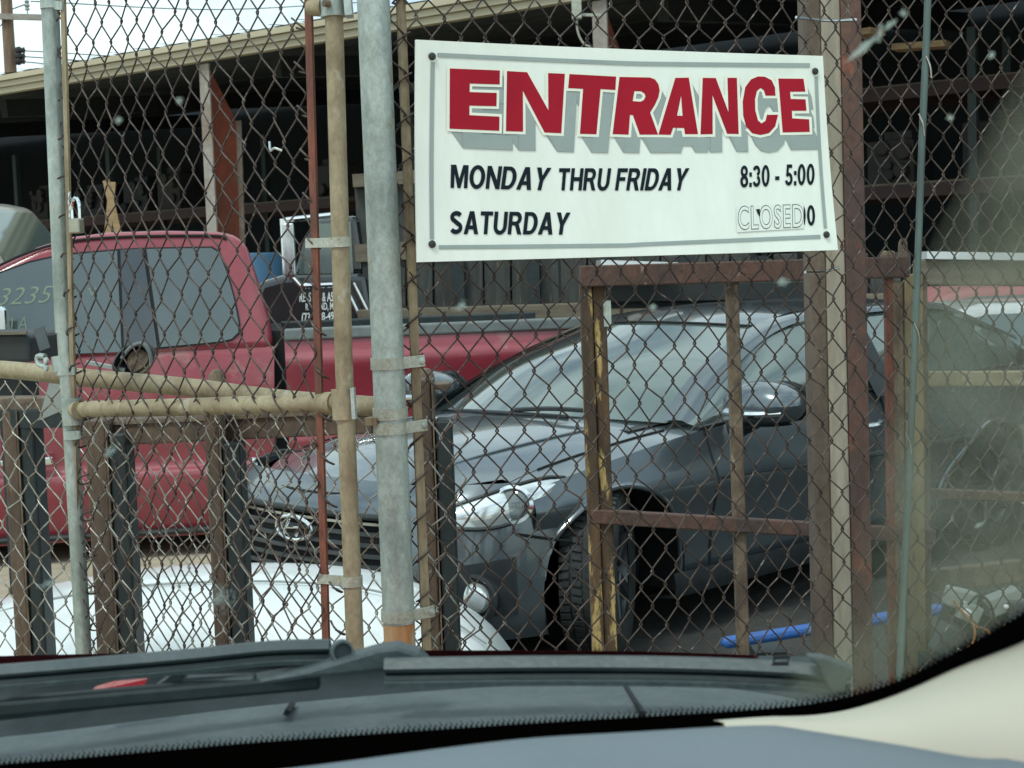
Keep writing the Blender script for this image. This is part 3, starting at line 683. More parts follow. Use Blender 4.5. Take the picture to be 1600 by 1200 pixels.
    def gr(a, z): return abs(a) < .345 - .10 * abs((z - .52) / .15) ** 2 * .6 and .36 < z < .665
    V = [fas(a, min(z, .80)) for a in us for z in zs]; n = len(zs); F = []
    for i in range(80):
        for j in range(39):
            if not gr((us[i] + us[i + 1]) / 2, (zs[j] + zs[j + 1]) / 2): F.append((i * n + j, (i + 1) * n + j, (i + 1) * n + j + 1, i * n + j + 1))
    ci = lambda p: abs(p.y) > .6 and math.hypot(p.x - WX, p.z - WR) < .395
    inn = [ci(p) for p in V]; F = [q for q in F if not all(inn[k] for k in q)]
    for k in {k for q in F for k in q if inn[k]}:
        d = Vector((V[k].x - WX, V[k].z - WR)).normalized() * .395; V[k].x, V[k].z = WX + d.x, WR + d.y
    MB().add(V, F).build('front_bumper', 'silver_paint', car, smooth=True, local=True)
    MB().grid([[fas(a, z) + Vector((-.06, 0, 0)) for z in L(.3, .7, 8)] for a in L(-.40, .40, 20)]).build('grille_backing', 'seam', car, local=True)
    for k in range(7):
        z = .385 + k * .043; w = .335 - .05 * abs(z - .52) / .15
        MB().tube([fas(a, z) + Vector((-.012, 0, 0)) for a in L(-w, w, 20)], .011, 6).build('grille_bar', 'dull_chrome' if k == 6 else 'rim', car, smooth=True, local=True)
    rim = [fas(a, .672) for a in L(-.31, .31, 16)] + [fas(.345, z) for z in L(.65, .38, 10)] + [fas(a, .355) for a in L(.30, -.30, 16)] + [fas(-.345, z) for z in L(.38, .65, 10)]
    MB().tube([p + Vector((.004, 0, 0)) for p in rim], .014, 8, closed=True).build('grille_frame', 'black_plastic', car, smooth=True, local=True)
    # oval badge with a slanted H
    em = MB().tube([fas(0, .60) + Vector((  .022 - .5 * y * y, y, z)) for y, z in [(.112 * math.cos(a), .050 * math.sin(a)) for a in [2 * math.pi * k / 32 for k in range(32)]]], .0085, 8, closed=True).build('badge', 'chrome', car, smooth=True, local=True)
    bm_ = MB()
    for y in (.040, -.040): bm_.tube([fas(0, .60) + Vector((.022, y - .020, -.034)), fas(0, .60) + Vector((.022, y + .020, .034))], .006, 6)
    bm_.tube(crv([fas(0, .60) + Vector((.022, .042, .004)), fas(0, .60) + Vector((.024, 0, .0)), fas(0, .60) + Vector((.022, -.042, -.004))], 6), .005, 6)
    bm_.build('badge_letter', 'chrome', em, smooth=True, local=True)
    # lower intake
    MB().grid([[fas(a, z) + Vector((.004, 0, 0)) for z in L(.20, .30, 4)] for a in L(-.42, .42, 20)]).build('lower_intake', 'black_plastic', car, smooth=True, local=True)
    for sgn in (1, -1):   # dark brake-duct wedge by the fog lamp
        MB().grid([[fas(sgn * a, .28 + (.20 + .10 * (a - .44)) * j / 6) + Vector((.005, .003 * sgn, 0)) for j in range(7)] for a in L(.45, .74, 12)]).build('duct_pocket', 'black_plastic', car, smooth=True, local=True)
        MB().tube([fas(sgn * a, .60 - .25 * (a - .74)) + Vector((.006, .004 * sgn, 0)) for a in L(.74, .985, 12)], .006, 6).build('bumper_seam', 'seam', car, local=True)
    # windshield, roof, tailgate
    ws = [[Vector((.99 - .26 * (y / .72) ** 2, y * .995, .985 - .045 * (y / .72) ** 2)) for y in L(-.715, .715, 5)],
          [Vector((.56 - .22 * (y / .68) ** 2, y, 1.205 - .05 * (y / .68) ** 2)) for y in L(-.63, .63, 5)],
          [Vector((.10 - .24 * (y / .6) ** 2, y, 1.362 - .04 * (y / .6) ** 2)) for y in L(-.555, .555, 5)]]
    MB().grid(loft(ws, 30, 20)).build('windshield', 'glass_car', car, smooth=True, local=True)
    MB().tube(crv([p + Vector((.02, 0, -.002)) for p in ws[0][1:4]], 30), .011, 8).build('cowl', 'black_plastic', car, smooth=True, local=True)
    rf = [[p + Vector((0, 0, .002)) for p in ws[2]],
          [Vector((-.35, y, 1.432 - .042 * (y / .55) ** 2)) for y in L(-.54, .54, 5)],
          [Vector((-.85, y, 1.442 - .042 * (y / .55) ** 2)) for y in L(-.525, .525, 5)],
          [Vector((-1.35, y, 1.415 - .04 * (y / .55) ** 2)) for y in L(-.53, .53, 5)]]
    MB().grid(loft(rf, 30, 24)).build('roof', 'silver_paint', car, smooth=True, local=True)
    MB().tube(crv([p + Vector((.0, 0, .004)) for p in rf[0]], 24), .006, 6).build('roof_seam', 'seam', car, local=True)
    hg = [[p for p in rf[3]], [Vector((-1.65, y * 1.1, 1.30 - .05 * (y / .55) ** 2)) for y in L(-.54, .54, 5)], [Vector((-1.95, y * 1.2, 1.13 - .05 * (y / .55) ** 2)) for y in L(-.54, .54, 5)]]
    MB().grid(loft(hg, 24, 16)).build('rear_window', 'glass_car', car, smooth=True, local=True)
    MB().grid(loft([[p for p in hg[2]], [Vector((-2.10, y * 1.35, .85)) for y in L(-.54, .54, 5)], [Vector((-2.12, y * 1.35, .55)) for y in L(-.54, .54, 5)], [Vector((-2.05, y * 1.3, .25)) for y in L(-.54, .54, 5)]], 24, 20)).build('tailgate', 'silver_paint', car, smooth=True, local=True)
    for sy in (.36, -.36):
        MB().grid(loft([[Vector((x, sy + w_, z)) for x, z in ((.10, .52), (-.28, .50), (-.36, .70), (-.44, .98), (-.50, 1.12))] for w_ in (-.23, -.12, .12, .23)], 14, 8)).build('seat', 'seat_cloth', car, smooth=True, local=True, solid=.09)
        MB().box((-.51, sy, 1.19), (.05, .13, .085)).build('headrest', 'seat_cloth', car, bevel=.03, seg=3, local=True)
    MB().grid([[Vector((x, y, z - .03 * (y / .7) ** 2)) for y in L(-.68, .68, 12)] for x, z in ((.93, .95), (.72, .965), (.50, .95), (.42, .88), (.42, .6))]).build('dash_top', 'black_plastic', car, smooth=True, local=True)
    MB().tube([(.36 + .07 * math.sin(a), .36 + .185 * math.cos(a), .93 + .17 * math.sin(a)) for a in [2 * math.pi * k / 28 for k in range(28)]], .016, 8, closed=True).build('steering_wheel', 'black_plastic', car, smooth=True, local=True)
    MB().box((-.9, 0, .75), (.12, .60, .28)).build('rear_seat', 'seat_cloth', car, bevel=.06, local=True)
    # wiper on the hatchback's windshield
    MB().tube(crv([(1.0, .10, 1.0), (.98, .30, 1.012), (.90, .52, 1.0)], 10), .011, 6).build('wiper', 'black_plastic', car, local=True)
    # floor keeps light from passing under the skins
    MB().box((0, 0, .30), (1.6, .62, .10)).build('floor_pan', 'seam', car, local=True)
    MB().box((1.25, 0, .55), (.55, .5, .2)).build('engine_bay', 'seam', car, local=True)
    # wheels
    def wheel(x, y, steer):
        sg = 1 if y > 0 else -1
        w = bpy.data.objects.new('wheel', None); COL.objects.link(w); w.parent = car; w.location = (x, y, WR * 1.06); w.rotation_euler = (0, 0, steer); w.scale = (1.04 / 1.09, 1.04 / 1.09, 1.04 / .98)
        hw = .112
        MB().lathe([(.20, -hw * .85), (.25, -hw), (.305, -hw * .97), (.327, -hw * .80), (.333, -hw * .45), (.333, hw * .45), (.327, hw * .80), (.305, hw * .97), (.25, hw), (.20, hw * .85)], (0, 0, 0), (0, 1, 0), 56).build('tyre', 'tyre', w, smooth=True, local=True)
        t = MB(); NB = 64
        for k in range(NB):
            for (y0, y1, sk, dr) in ((-.102, -.060, .020, .0), (-.050, -.012, -.018, .012), (.012, .050, .018, .0), (.060, .102, -.020, .012)):
                pts = []
                for rr in (.326, .3415):
                    for (yy, da) in ((y0, 0), (y1, sk), (y1, sk + .062), (y0, .062)):
                        a = 2 * math.pi * k / NB + da + dr * 3; r_ = rr - (.010 if abs(yy) > .09 else 0)
                        pts.append((r_ * math.cos(a), yy, r_ * math.sin(a)))
                t.add(pts, [(4, 5, 6, 7), (0, 1, 5, 4), (1, 2, 6, 5), (2, 3, 7, 6), (3, 0, 4, 7)])
        t.build('tread', 'tyre', w, local=True, kind='stuff')
        MB().lathe([(.215, sg * .085), (.21, sg * .095), (.195, sg * .08), (.19, sg * .03), (.06, sg * .05), (.0, sg * .055)], (0, 0, 0), (0, 1, 0), 40).build('rim', 'rim', w, smooth=True, local=True)
        for k in range(5):
            a = 2 * math.pi * k / 5
            MB().bar((.05 * math.cos(a), sg * .07, .05 * math.sin(a)), (.2 * math.cos(a), sg * .085, .2 * math.sin(a)), .05, .03).build('spoke', 'rim', w, local=True, bevel=.008)
    wheel(WX, .765, R(34)); wheel(WX, -.765, R(34)); wheel(-WX, .775, 0); wheel(-WX, -.775, 0)
    # the cabin and tail run on behind the rear door
    sh_ = lambda x: x - .36 * (lambda t: t * t * (3 - 2 * t))(min(1, max(0, (-.55 - x) / .4)))
    for ob in [o_ for o_ in bpy.data.objects if o_.parent == car or (o_.parent and o_.parent.parent == car and o_.parent.name.split('.')[0] != 'wheel')]:
        if ob.type == 'MESH':
            for v_ in ob.data.vertices: v_.co.x = sh_(v_.co.x)
        elif ob.location.x < 0: ob.location.x = sh_(ob.location.x)
    return car
make_hatch()

# ------------------------------------------------------------------ plainer parked cars far behind
WBS = {'suv': .62}
def far_car(name, label, cat, loc, rz, paint, Lh, H, W, belt, kind='sedan'):
    car = thing(name, label, cat, loc, rz)
    Ls = Lh; wb = WBS.get(kind, Ls * .40)
    top = [(Ls, .45), (Ls * .98, belt - .30), (Ls * .55, belt - .06)] if kind == 'sedan' else [(Ls, .5), (Ls * .97, belt - .18), (Ls * .6, belt - .03)]
    prof = [(-Ls, .3), (-Ls * .99, belt - .1), (-Ls * .93, belt + .02), (-Ls * .3, belt + .01), (Ls * .36, belt - .01)] + top[::-1] + [(Ls * .98, .25), (-Ls * .98, .25)]
    b = MB().prism([(x, -W, z) for x, z in prof], (0, 2 * W, 0)).build('body', paint, car, bevel=.10, seg=4, smooth=True, local=True, sharp=60)
    xr = -Ls * .62 if kind == 'sedan' else -Ls * .9
    cab = [(xr - .32, belt - .02), (xr, H - .06), (xr + .25, H), (-.1, H), (.12, H - .05), (wb, belt - .02)]
    vs = []
    for x, z in cab: vs.append(Vector((x, -(W - .06 - .16 * (z - belt) / (H - belt)), z)))
    o = MB().add(vs + [Vector((p.x, -p.y, p.z)) for p in vs], [tuple(range(6)), tuple(range(11, 5, -1))] + [(i, i + 6, (i + 1) % 6 + 6, (i + 1) % 6) for i in range(6)])
    o.build('cabin', paint, car, bevel=.06, seg=4, smooth=True, local=True, sharp=60)
    for s in (1, -1):
        gl = [(xr - .12, belt + .04), (xr + .08, H - .11), (xr + .3, H - .075), (-.08, H - .075), (.05, H - .10), (wb - .14, belt + .04)]
        g = [Vector((x, s * (W - .06 - .16 * (z - belt) / (H - belt) + .006), z)) for x, z in gl]
        MB().prism(g, (0, -s * .02, 0)).build('side_window', 'glass_car', car, local=True)
        for wx in (Ls * .62, -Ls * .60):
            MB().lathe([(.1, s * .06), (.2, s * .07), (.31, s * .05), (.33, 0), (.33, -s * .12)], (wx, s * (W - .06), .33), (0, 1, 0), 28).build('wheel', 'tyre', car, smooth=True, local=True)
    yw = W - .14
    MB().grid(loft([[Vector((wb - .018, y, belt + .03)) for y in (-yw, 0, yw)], [Vector((.13 + .03, y * .82, H - .09)) for y in (-yw, 0, yw)]], 10, 8)).build('windshield', 'glass_car', car, smooth=True, local=True)
    return car
sv = far_car('parked_wagon', 'pale champagne wagon parked in the shed behind the red pickup cab', 'car', (-4.83, 14.4, .68), R(-8), 'champagne', 2.3, 1.78, .90, 1.05, 'suv')
far_car('parked_sedan', 'faded pink-red car roof seen behind the white car at the right edge', 'car', (4.95, 13.5, 0), R(0), 'pink_paint', 2.2, 1.36, .86, .93)
far_car('parked_coupe', 'white car roof showing between the silver hatchback and the pink-red car', 'car', (4.45, 11.5, 0), R(0), 'white_paint', 2.2, 1.28, .85, .90)
lft = thing('loading_platform', 'low dark platform carrying the pale champagne wagon in the shed', 'platform', (-4.83, 14.4, 0), R(-8))
MB().box((0, 0, .62), (2.5, 1.0, .055)).build('deck', 'wood_grey', lft, local=True)
for ax_ in (-2.2, 0, 2.2):
    for ay_ in (-.85, .85): MB().box((ax_, ay_, .281), (.08, .08, .281)).build('leg', 'rubber', lft, local=True)
# long weathered timber on stands behind them
tb = thing('timber_beam', 'long weathered timber beam with a white board on top, at the right edge', 'beam', (P(1500, 440, 9.4).x, 9.4, 0))
MB().bar(P(1432, 425, 9.4), P(1760, 430, 9.4), .155, .20).build('beam', 'wood_plank', tb, bevel=.01)
MB().bar(P(1440, 399, 9.38), P(1760, 404, 9.38), .045, .24).build('white_board', 'white_paint', tb)
for px in (1470, 1730):
    a = P(px, 470, 9.4); MB().box((a.x, a.y, (a.z - .05) / 2), (.06, .06, (a.z - .05) / 2)).build('stand', 'wood_grey', tb)
# pale board behind the rusty gate, under the sign
o = MB().bar(P(935, 412, 9.0), P(1052, 416, 9.0), .04, .5).build('white_slat', 'white_paint'); tag(o, 'thin white slat seen just under the bottom edge of the sign', 'slat')
for (x0, y0, x1, y1, h_, dy, lb) in ((940, 458, 1330, 452, .10, 0, 'upper dark steel channel stacked behind the rusty window-shaped gate'), (940, 474, 1330, 470, .06, .1, 'lower dark steel channel stacked behind the rusty window-shaped gate')):
    o = MB().bar(P(x0, y0, 9.3 + dy), P(x1, y1, 9.3 + dy), h_, .3).build('steel_channel', 'junk'); tag(o, lb, 'channel')

# ------------------------------------------------------------------ white front clip lying behind the low fence
wc = thing('front_clip', 'loose white car front with rounded hood lying behind the gate', 'car part', (P(350, 1000, 4.95).x, 4.95, 0))
edge = [(-130, 985), (-40, 952), (60, 924), (200, 901), (340, 893), (470, 894), (590, 908), (690, 945), (760, 990), (812, 1060)]
rows = []
for (dy, lift, widen) in ((-.72, -.62, 1.0), (-.68, -.32, 1.0), (-.52, -.14, 1.0), (-.25, -.03, 1.0), (0, 0, 1.0), (.30, -.03, 1.0), (.60, -.14, 1.0), (.75, -.36, 1.0), (.78, -.6, 1.0)):
    row = []
    for (x, y) in edge:
        p = P(x, y, 4.95); c = P(340, 893, 4.95)
        row.append(Vector((p.x, 4.95 + dy * (1 - .25 * min(1, abs(p.x - c.x)) ** 2), p.z * (1 + lift / c.z))))
    rows.append(row)
MB().grid(loft(rows, 50, 50)).build('hood_panel', 'white_dirty', wc, smooth=True, solid=.004)
MB().tube(crv([P(x, y + 16, 4.95 - .16) for x, y in edge[1:-1]], 40), .004, 5).build('panel_seam', 'grey_sheet', wc)

# ------------------------------------------------------------------ brown steel barrier with dark side strips
bl = thing('steel_barrier', 'brown steel post-and-beam barrier with dark side strips behind the gate', 'barrier', P(340, 1000, 3.7) * 1.0)
bl.location.z = 0
def zpost(px, ytop, Y, w1, w2, ytop2=None, dark0=0):
    a = P(px, ytop, Y); b = P(px + 10, 1000, Y); wx = Y / FPX
    MB().box((a.x + w1 * wx / 2, Y, a.z / 2), (w1 * wx / 2, .05, a.z / 2)).build('post', 'rack_brown', bl, bevel=.004)
    zz = P(px, ytop2 or ytop, Y).z
    MB().box((a.x + (w1 + 5 + w2 / 2) * wx, Y - .01, zz / 2), (w2 * wx / 2, .045, zz / 2)).build('dark_strip', 'rubber', bl, bevel=.006)  # dark strip along the right side of each brown post
    MB().box((a.x + (w1 + 2.5) * wx, Y - .02, a.z / 2), (2.2 * wx / 2, .04, a.z / 2)).build('edge_angle', 'rust_tan', bl)
zpost(12, 640, 4.0, 22, 22, 664)
zpost(140, 655, 3.75, 32, 26, 676)
zpost(322, 600, 3.65, 22, 27, 690)
zpost(646, 592, 3.45, 28, 25, 655)
MB().bar(P(-140, 636, 4.06), P(96, 634, 4.02), .05, .08).build('beam', 'rust_tan', bl, bevel=.004)
MB().bar(P(-140, 655, 4.05), P(140, 652, 3.95), .045, .08).build('beam', 'rubber', bl)
MB().bar(P(140, 676, 3.82), P(590, 654, 3.62), .062, .09).build('beam', 'rack_brown', bl, bevel=.004)
MB().bar(P(140, 662, 3.79), P(590, 640, 3.59), .008, .05).build('beam_edge', 'rust_tan', bl)
for px, py in ((665, 598), (340, 600)):
    a = P(px, py, 3.55); MB().lathe([(.0, .035), (.012, .032), (.020, .02), (.022, 0), (.022, -.06)], a, (0, 0, 1), 14).build('post_cap', 'rust_tan', bl, smooth=True)
MB().box(P(672, 603, 3.5), (.045, .05, .006)).build('cap_plate', 'rust_tan', bl)

# ------------------------------------------------------------------ small things near the latch
tool = MB().prism([P(x, y, 5.2) for x, y in ((-160, 525), (40, 521), (48, 528), (48, 566), (-160, 572))], (0, .55, 0)).build('toolbox', 'tarp_dark', bevel=.012); tag(tool, 'black box with a pale lid edge left of the gate latch', 'box')
tl = MB().bar(P(-160, 523, 5.19), P(42, 520, 5.19), .010, .02).build('lid_edge', 'wood_plank', tool)
tl.matrix_parent_inverse = Matrix.Identity(4)
for px in (-120, 20):
    a = P(px, 566, 5.4); q = MB().box((a.x, 5.45, a.z / 2 - .005), (.04, .1, a.z / 2 - .01)).build('leg', 'rubber', tool); q.matrix_parent_inverse = Matrix.Identity(4)
mh = thing('mirror_housing', 'broken door mirror shell hanging on the pipe behind the gate', 'mirror', P(210, 585, 3.5))
g = []
for k, (sx, sz, d) in enumerate(((.35, .4, .06), (.75, .8, .055), (1, 1, .02), (1.02, 1.0, -.02), (.9, .88, -.025), (.75, .7, .02))):
    c = P(209, 560, 3.5); g.append([c + Vector((.044 * sx * math.cos(a) * (1 - .15 * math.sin(a)), d, .036 * sz * math.sin(a) + .012 * sx * math.cos(a))) for a in [2 * math.pi * q / 24 for q in range(25)]])
MB().grid(g).build('shell', 'black_plastic', mh, smooth=True)
MB().lathe([(0, 0), (.028, 0), (.03, .01)], P(216, 565, 3.485), (.2, 1, -.2), 18).build('inner_plate', 'rust_tan', mh)
MB().tube(crv([P(190, 560, 3.47), P(205, 542, 3.465), P(222, 537, 3.47), P(234, 552, 3.47), P(236, 572, 3.475)], 14), .0045, 6).build('rim_strip', 'rail_grey', mh, smooth=True)
MB().bar(P(136, 566, 3.5), P(196, 578, 3.5), .008, .02).build('mount_arm', 'grey_sheet', mh)
gs = MB().prism([P(x, y, 3.55) for x, y in ((78, 594), (96, 592), (100, 640), (60, 657))], (0.002, .004, 0)).build('plastic_sheet', 'grey_sheet'); tag(gs, 'torn grey plastic sheet hooked on the low fence beside the gate pole', 'plastic sheet')

# ------------------------------------------------------------------ rusty tube gate behind the sign side of the fence
rg = thing('tube_gate', 'rusty square-tube gate with window-like openings behind the fence', 'gate', (P(1150, 1000, 4.2).x, 4.2, 0))
GY = 4.2
def tb2(a, b, w, d, mt, name, dy=0): return MB().bar(P(*a, GY + dy), P(*b, GY + dy), w, d).build(name, mt, rg, bevel=.004)
tb2((914, 428), (938, 1120), .033, .05, 'rust_yellow', 'stile')
tb2((935, 440), (957, 1120), .036, .045, 'rust_yellow', 'stile', .012)
tb2((906, 432), (1418, 417), .058, .05, 'rust_frame', 'top_rail', -.006)
tb2((1143, 440), (1164, 1120), .034, .035, 'rust_tan', 'middle_bar', .01)
tb2((922, 806), (1460, 838), .040, .03, 'rust_frame', 'cross_bar', -.012)
tb2((1388, 432), (1396, 1120), .020, .04, 'red_bar', 'stile_edge')
tb2((1400, 440), (1407, 1120), .030, .045, 'rust_tan', 'stile')
tb2((1424, 428), (1430, 1120), .050, .05, 'rust_yellow2', 'stile', -.004)
MB().box(P(949, 490, GY - .03), (.010, .004, .035)).build('paint_flake', 'galv_old', rg)
pl = MB().prism([P(x, y, GY - .03) for x, y in ((1404, 408), (1405, 380), (1408, 373), (1414, 372), (1418, 378), (1419, 408))], (0, .012, 0)).build('hinge_lug', 'rust_tan', rg, bevel=.002)
MB().cyl(P(1411, 380, GY - .033), P(1411, 380, GY - .0295), .005, 10).build('lug_hole', 'seam', pl)
for px in (1382, 1392): MB().lathe([(0, .012), (.012, .008), (.014, 0), (.014, -.02)], P(px, 398, GY - .01), (0, 0, 1), 12).build('bolt_head', 'rust_tan', rg)
r2 = thing('tube_gate', 'second rusty tube gate leaf at the right edge with tan rails', 'gate', (P(1540, 1000, 4.3).x, 4.3, 0))
for (a, b, w, mt) in (((1446, 592), (1740, 590), .042, 'tan_pipe'), ((1446, 770), (1740, 782), .026, 'rust_frame'), ((1440, 908), (1740, 874), .060, 'rust_tan')):
    MB().bar(P(*a, 4.3), P(*b, 4.3), w, .04).build('rail', mt, r2, bevel=.004)
MB().bar(P(1437, 430, 4.29), P(1447, 1120, 4.29), .030, .05).build('stile', 'rust_tan', r2, bevel=.004)

# ------------------------------------------------------------------ blue bar and dismantled lamp unit behind the fence
o = MB().bar(P(1128, 1005, 4.75), P(1500, 947, 4.95), .030, .06).build('blue_bar', 'blue_paint', bevel=.012); tag(o, 'bright blue painted bar lying behind the fence below the hatchback', 'bar')
for (px, py) in ((1200, 1003), (1420, 968)):
    a = P(px, py, 4.85); q = MB().box((a.x, 4.86, (a.z - .02) / 2), (.05, .07, (a.z - .02) / 2)).build('block', 'rubber', o); q.matrix_parent_inverse = Matrix.Identity(4)
ju = thing('lamp_unit', 'dismantled grey headlamp unit with loose wires behind the fence at the right edge', 'car part', (P(1530, 1000, 3.9).x, 3.9, 0))
def jb(px, py, w, h, d, mt, name, rot=0, dy=0):
    c = P(px, py, 3.9 + dy); X = Vector((math.cos(rot), .2, -math.sin(rot))).normalized(); Z = Vector((math.sin(rot), 0, math.cos(rot))); Yv = Z.cross(X).normalized()
    return MB().box(c, (w / 2, d / 2, h / 2), (X, Yv, Z)).build(name, mt, ju, bevel=.006)
jb(1535, 990, .22, .20, .10, 'junk', 'housing', .35, .06); jb(1500, 935, .075, .05, .05, 'grey_sheet', 'bracket', .3); jb(1565, 940, .10, .05, .05, 'grey_sheet', 'bracket', -.3)
jb(1514, 957, .060, .048, .03, 'galv_old', 'connector_plate', .45, -.02); jb(1512, 957, .022, .018, .012, 'letter_white', 'connector', .45, -.042)
jb(1480, 1000, .06, .08, .05, 'wiper_grey', 'side_cover', .5, -.01); jb(1590, 955, .07, .06, .05, 'wiper_grey', 'side_cover', .1, -.01)
jb(1572, 948, .014, .012, .01, 'letter_white', 'clip', .2, -.04)
for pts, mt in ((((1491, 938), (1498, 950), (1520, 975), (1522, 1000), (1508, 1018)), 'copper_wire'), (((1525, 978), (1542, 985), (1552, 995)), 'copper_wire'), (((1512, 945), (1530, 930), (1548, 945), (1555, 975)), 'rubber'), (((1495, 1012), (1505, 1020), (1512, 1030)), 'chrome')):
    MB().tube(crv([P(x, y, 3.85) for x, y in pts], 16), .0035, 6).build('loose_wire', mt, ju, smooth=True)
a = P(1535, 1030, 3.95); MB().box((a.x, 3.98, a.z / 2), (.14, .08, a.z / 2)).build('crate', 'rubber', ju)

# ------------------------------------------------------------------ rusty I-beam post
ib = thing('steel_post', 'tall rusty I-beam post with a pale galvanised face beside the sign', 'post', (P(1310, 900, 3.75).x, 3.75, 0))
IY = 3.62
def vstrip(x0, x1, d, mt, name, dep):
    a, b = P(x0, 500, IY), P(x1, 500, IY); c = (a.x + b.x) / 2
    return MB().box((c, IY + d, 1.35), ((b.x - a.x) / 2, dep, 1.35)).build(name, mt, ib, bevel=.003)
vstrip(1264.5, 1287, .014, 'beam_dark', 'left_flange', .05)
vstrip(1287.4, 1316.4, .0, 'beam_grey', 'web', .040)
vstrip(1317, 1348, .0, 'beam_rust', 'right_flange', .046)
for (x0, y0, x1, y1, lb) in ((1244, 27, 1338, 31, 'upper'), (1258, 425, 1312, 418, 'lower')):
    MB().tube(crv([P(x0, y0, 3.36), P((x0 + x1) / 2, (y0 + y1) / 2 + 3, 3.42), P(x1, y1, 3.44)], 10), .0035, 6).build('tie_wire', 'dull_chrome', ib, smooth=True)

# ------------------------------------------------------------------ chain link
def chain(A, D, s0, s1, z0, z1, w, h, r, seed=0, wob=.0026, ztop=None):
    """woven diamond mesh over the plan line A + s*D: flattened spirals hooked into one another"""
    rng = np.random.default_rng(seed); D = np.array([D[0], D[1], 0.0]); D /= np.linalg.norm(D); N = np.array([-D[1], D[0], 0.0]); A = np.array([A[0], A[1], 0.0])
    ns = int((s1 - s0) / w); nh = int((z1 - z0) / (h / 2)); fr = np.array([0, .06, .20, .5, .80, .94]); K = 5
    VV, FF = [], []; base = 0; W = w + 3.2 * r
    jit = rng.normal(0, wob, (ns + 2, nh + 3, 3)); jit[:, :, 1] *= 1.4
    warp = lambda s, z: .014 * math.sin(s * 3.1 + seed) * math.sin(z * 2.3 + 1.3 * seed) + .006 * math.sin(s * 7.7 + z * 4.1 + seed)
    ang = np.arange(K) * 2 * np.pi / K
    for i in range(ns):
        pts = []
        for k in range(nh):
            left_to_right = (k + i) % 2 == 0
            ja, jb_ = jit[i + (0 if left_to_right else 1), k], jit[i + (1 if left_to_right else 0), k + 1]
            for f in fr:
                ff = .66 * f + .34 * (1 - math.cos(math.pi * f)) / 2
                x = -W / 2 + W * ff
                if not left_to_right: x = -x
                zz = z0 + (k + f) * h / 2
                j = ja * (1 - f) + jb_ * f
                y = r * 1.15 * min(1, math.sin(math.pi * f) * 2.2) * (1 if left_to_right else -1)
                s = s0 + (i + .5) * w + x + j[0]
                zt = zz + j[1]
                if ztop is not None: pass
                pts.append(A + D * s + N * (y + j[2] + warp(s, zz)) + np.array([0, 0, zt]))
        p = np.array(pts); t = np.gradient(p, axis=0); t /= np.linalg.norm(t, axis=1)[:, None]
        e1 = N[None, :] - t * (t @ N)[:, None]; e1 /= np.linalg.norm(e1, axis=1)[:, None]; e2 = np.cross(t, e1)
        ring = p[:, None, :] + r * (np.cos(ang)[None, :, None] * e1[:, None, :] + np.sin(ang)[None, :, None] * e2[:, None, :])
        n = len(p); VV.append(ring.reshape(-1, 3))
        a = (np.arange(n - 1)[:, None] * K + np.arange(K)[None, :]); b = (np.arange(n - 1)[:, None] * K + (np.arange(K) + 1)[None, :] % K)
        FF.append(np.stack([a, b, b + K, a + K], -1).reshape(-1, 4) + base); base += n * K
    return np.concatenate(VV), np.concatenate(FF)
def np_mesh(name, V, F, material, parent=None, smooth=True, kind=None):
    me = bpy.data.meshes.new(name); nv, nf, k = len(V), len(F), F.shape[1]
    me.vertices.add(nv); me.vertices.foreach_set('co', V.astype(np.float32).ravel())
    me.loops.add(nf * k); me.loops.foreach_set('vertex_index', F.astype(np.int32).ravel())
    me.polygons.add(nf); me.polygons.foreach_set('loop_start', np.arange(0, nf * k, k, dtype=np.int32))
    me.update(calc_edges=True); me.validate()
    if smooth: me.polygons.foreach_set('use_smooth', np.ones(len(me.polygons), dtype=bool))
    me.materials.append(MATS[material]); o = bpy.data.objects.new(name, me); COL.objects.link(o)
    if parent: o.parent = parent; o.matrix_parent_inverse = Matrix.Translation(-Vector(parent.location))
    if kind: o['kind'] = kind
    return o
MW, MH = .0258, .0722

# right fence panel: big galvanised post, tension bar, bands, mesh
FA, FD = (-.17, 2.79), (.9336, .3584)
def FP(px, py, off=0.0):
    p = PL(px, py, FA, FD); return p + Vector((FD[1], -FD[0], 0)) * off
fence = thing('chain_link_fence', 'rusty brown chain-link fence panel with a thick galvanised post, carrying the sign', 'fence', (-.224, 2.77, 0))
pc = Vector((-.222, 2.77, 0))
zr = P(640, 972, 2.77).z
MB().cyl((pc.x, pc.y, zr), (pc.x, pc.y, 2.5), .0292, 36).build('post', 'galv_old', fence, smooth=True)
MB().cyl((pc.x, pc.y, 0), (pc.x, pc.y, zr - .0005), .0290, 36).build('post_foot', 'rust_foot', fence, smooth=True, label='orange rusted foot of the galvanised post')
def sat(p, px):     # tension bar plane
    return p
tbx = PL(646, 500, FA, FD)
MB().box((tbx.x, tbx.y, 1.2), (.0085, .0035, 1.2), (Vector((FD[0], FD[1], 0)), Vector((-FD[1], FD[0], 0)), UP)).build('tension_bar', 'tan_bar', fence, bevel=.001)
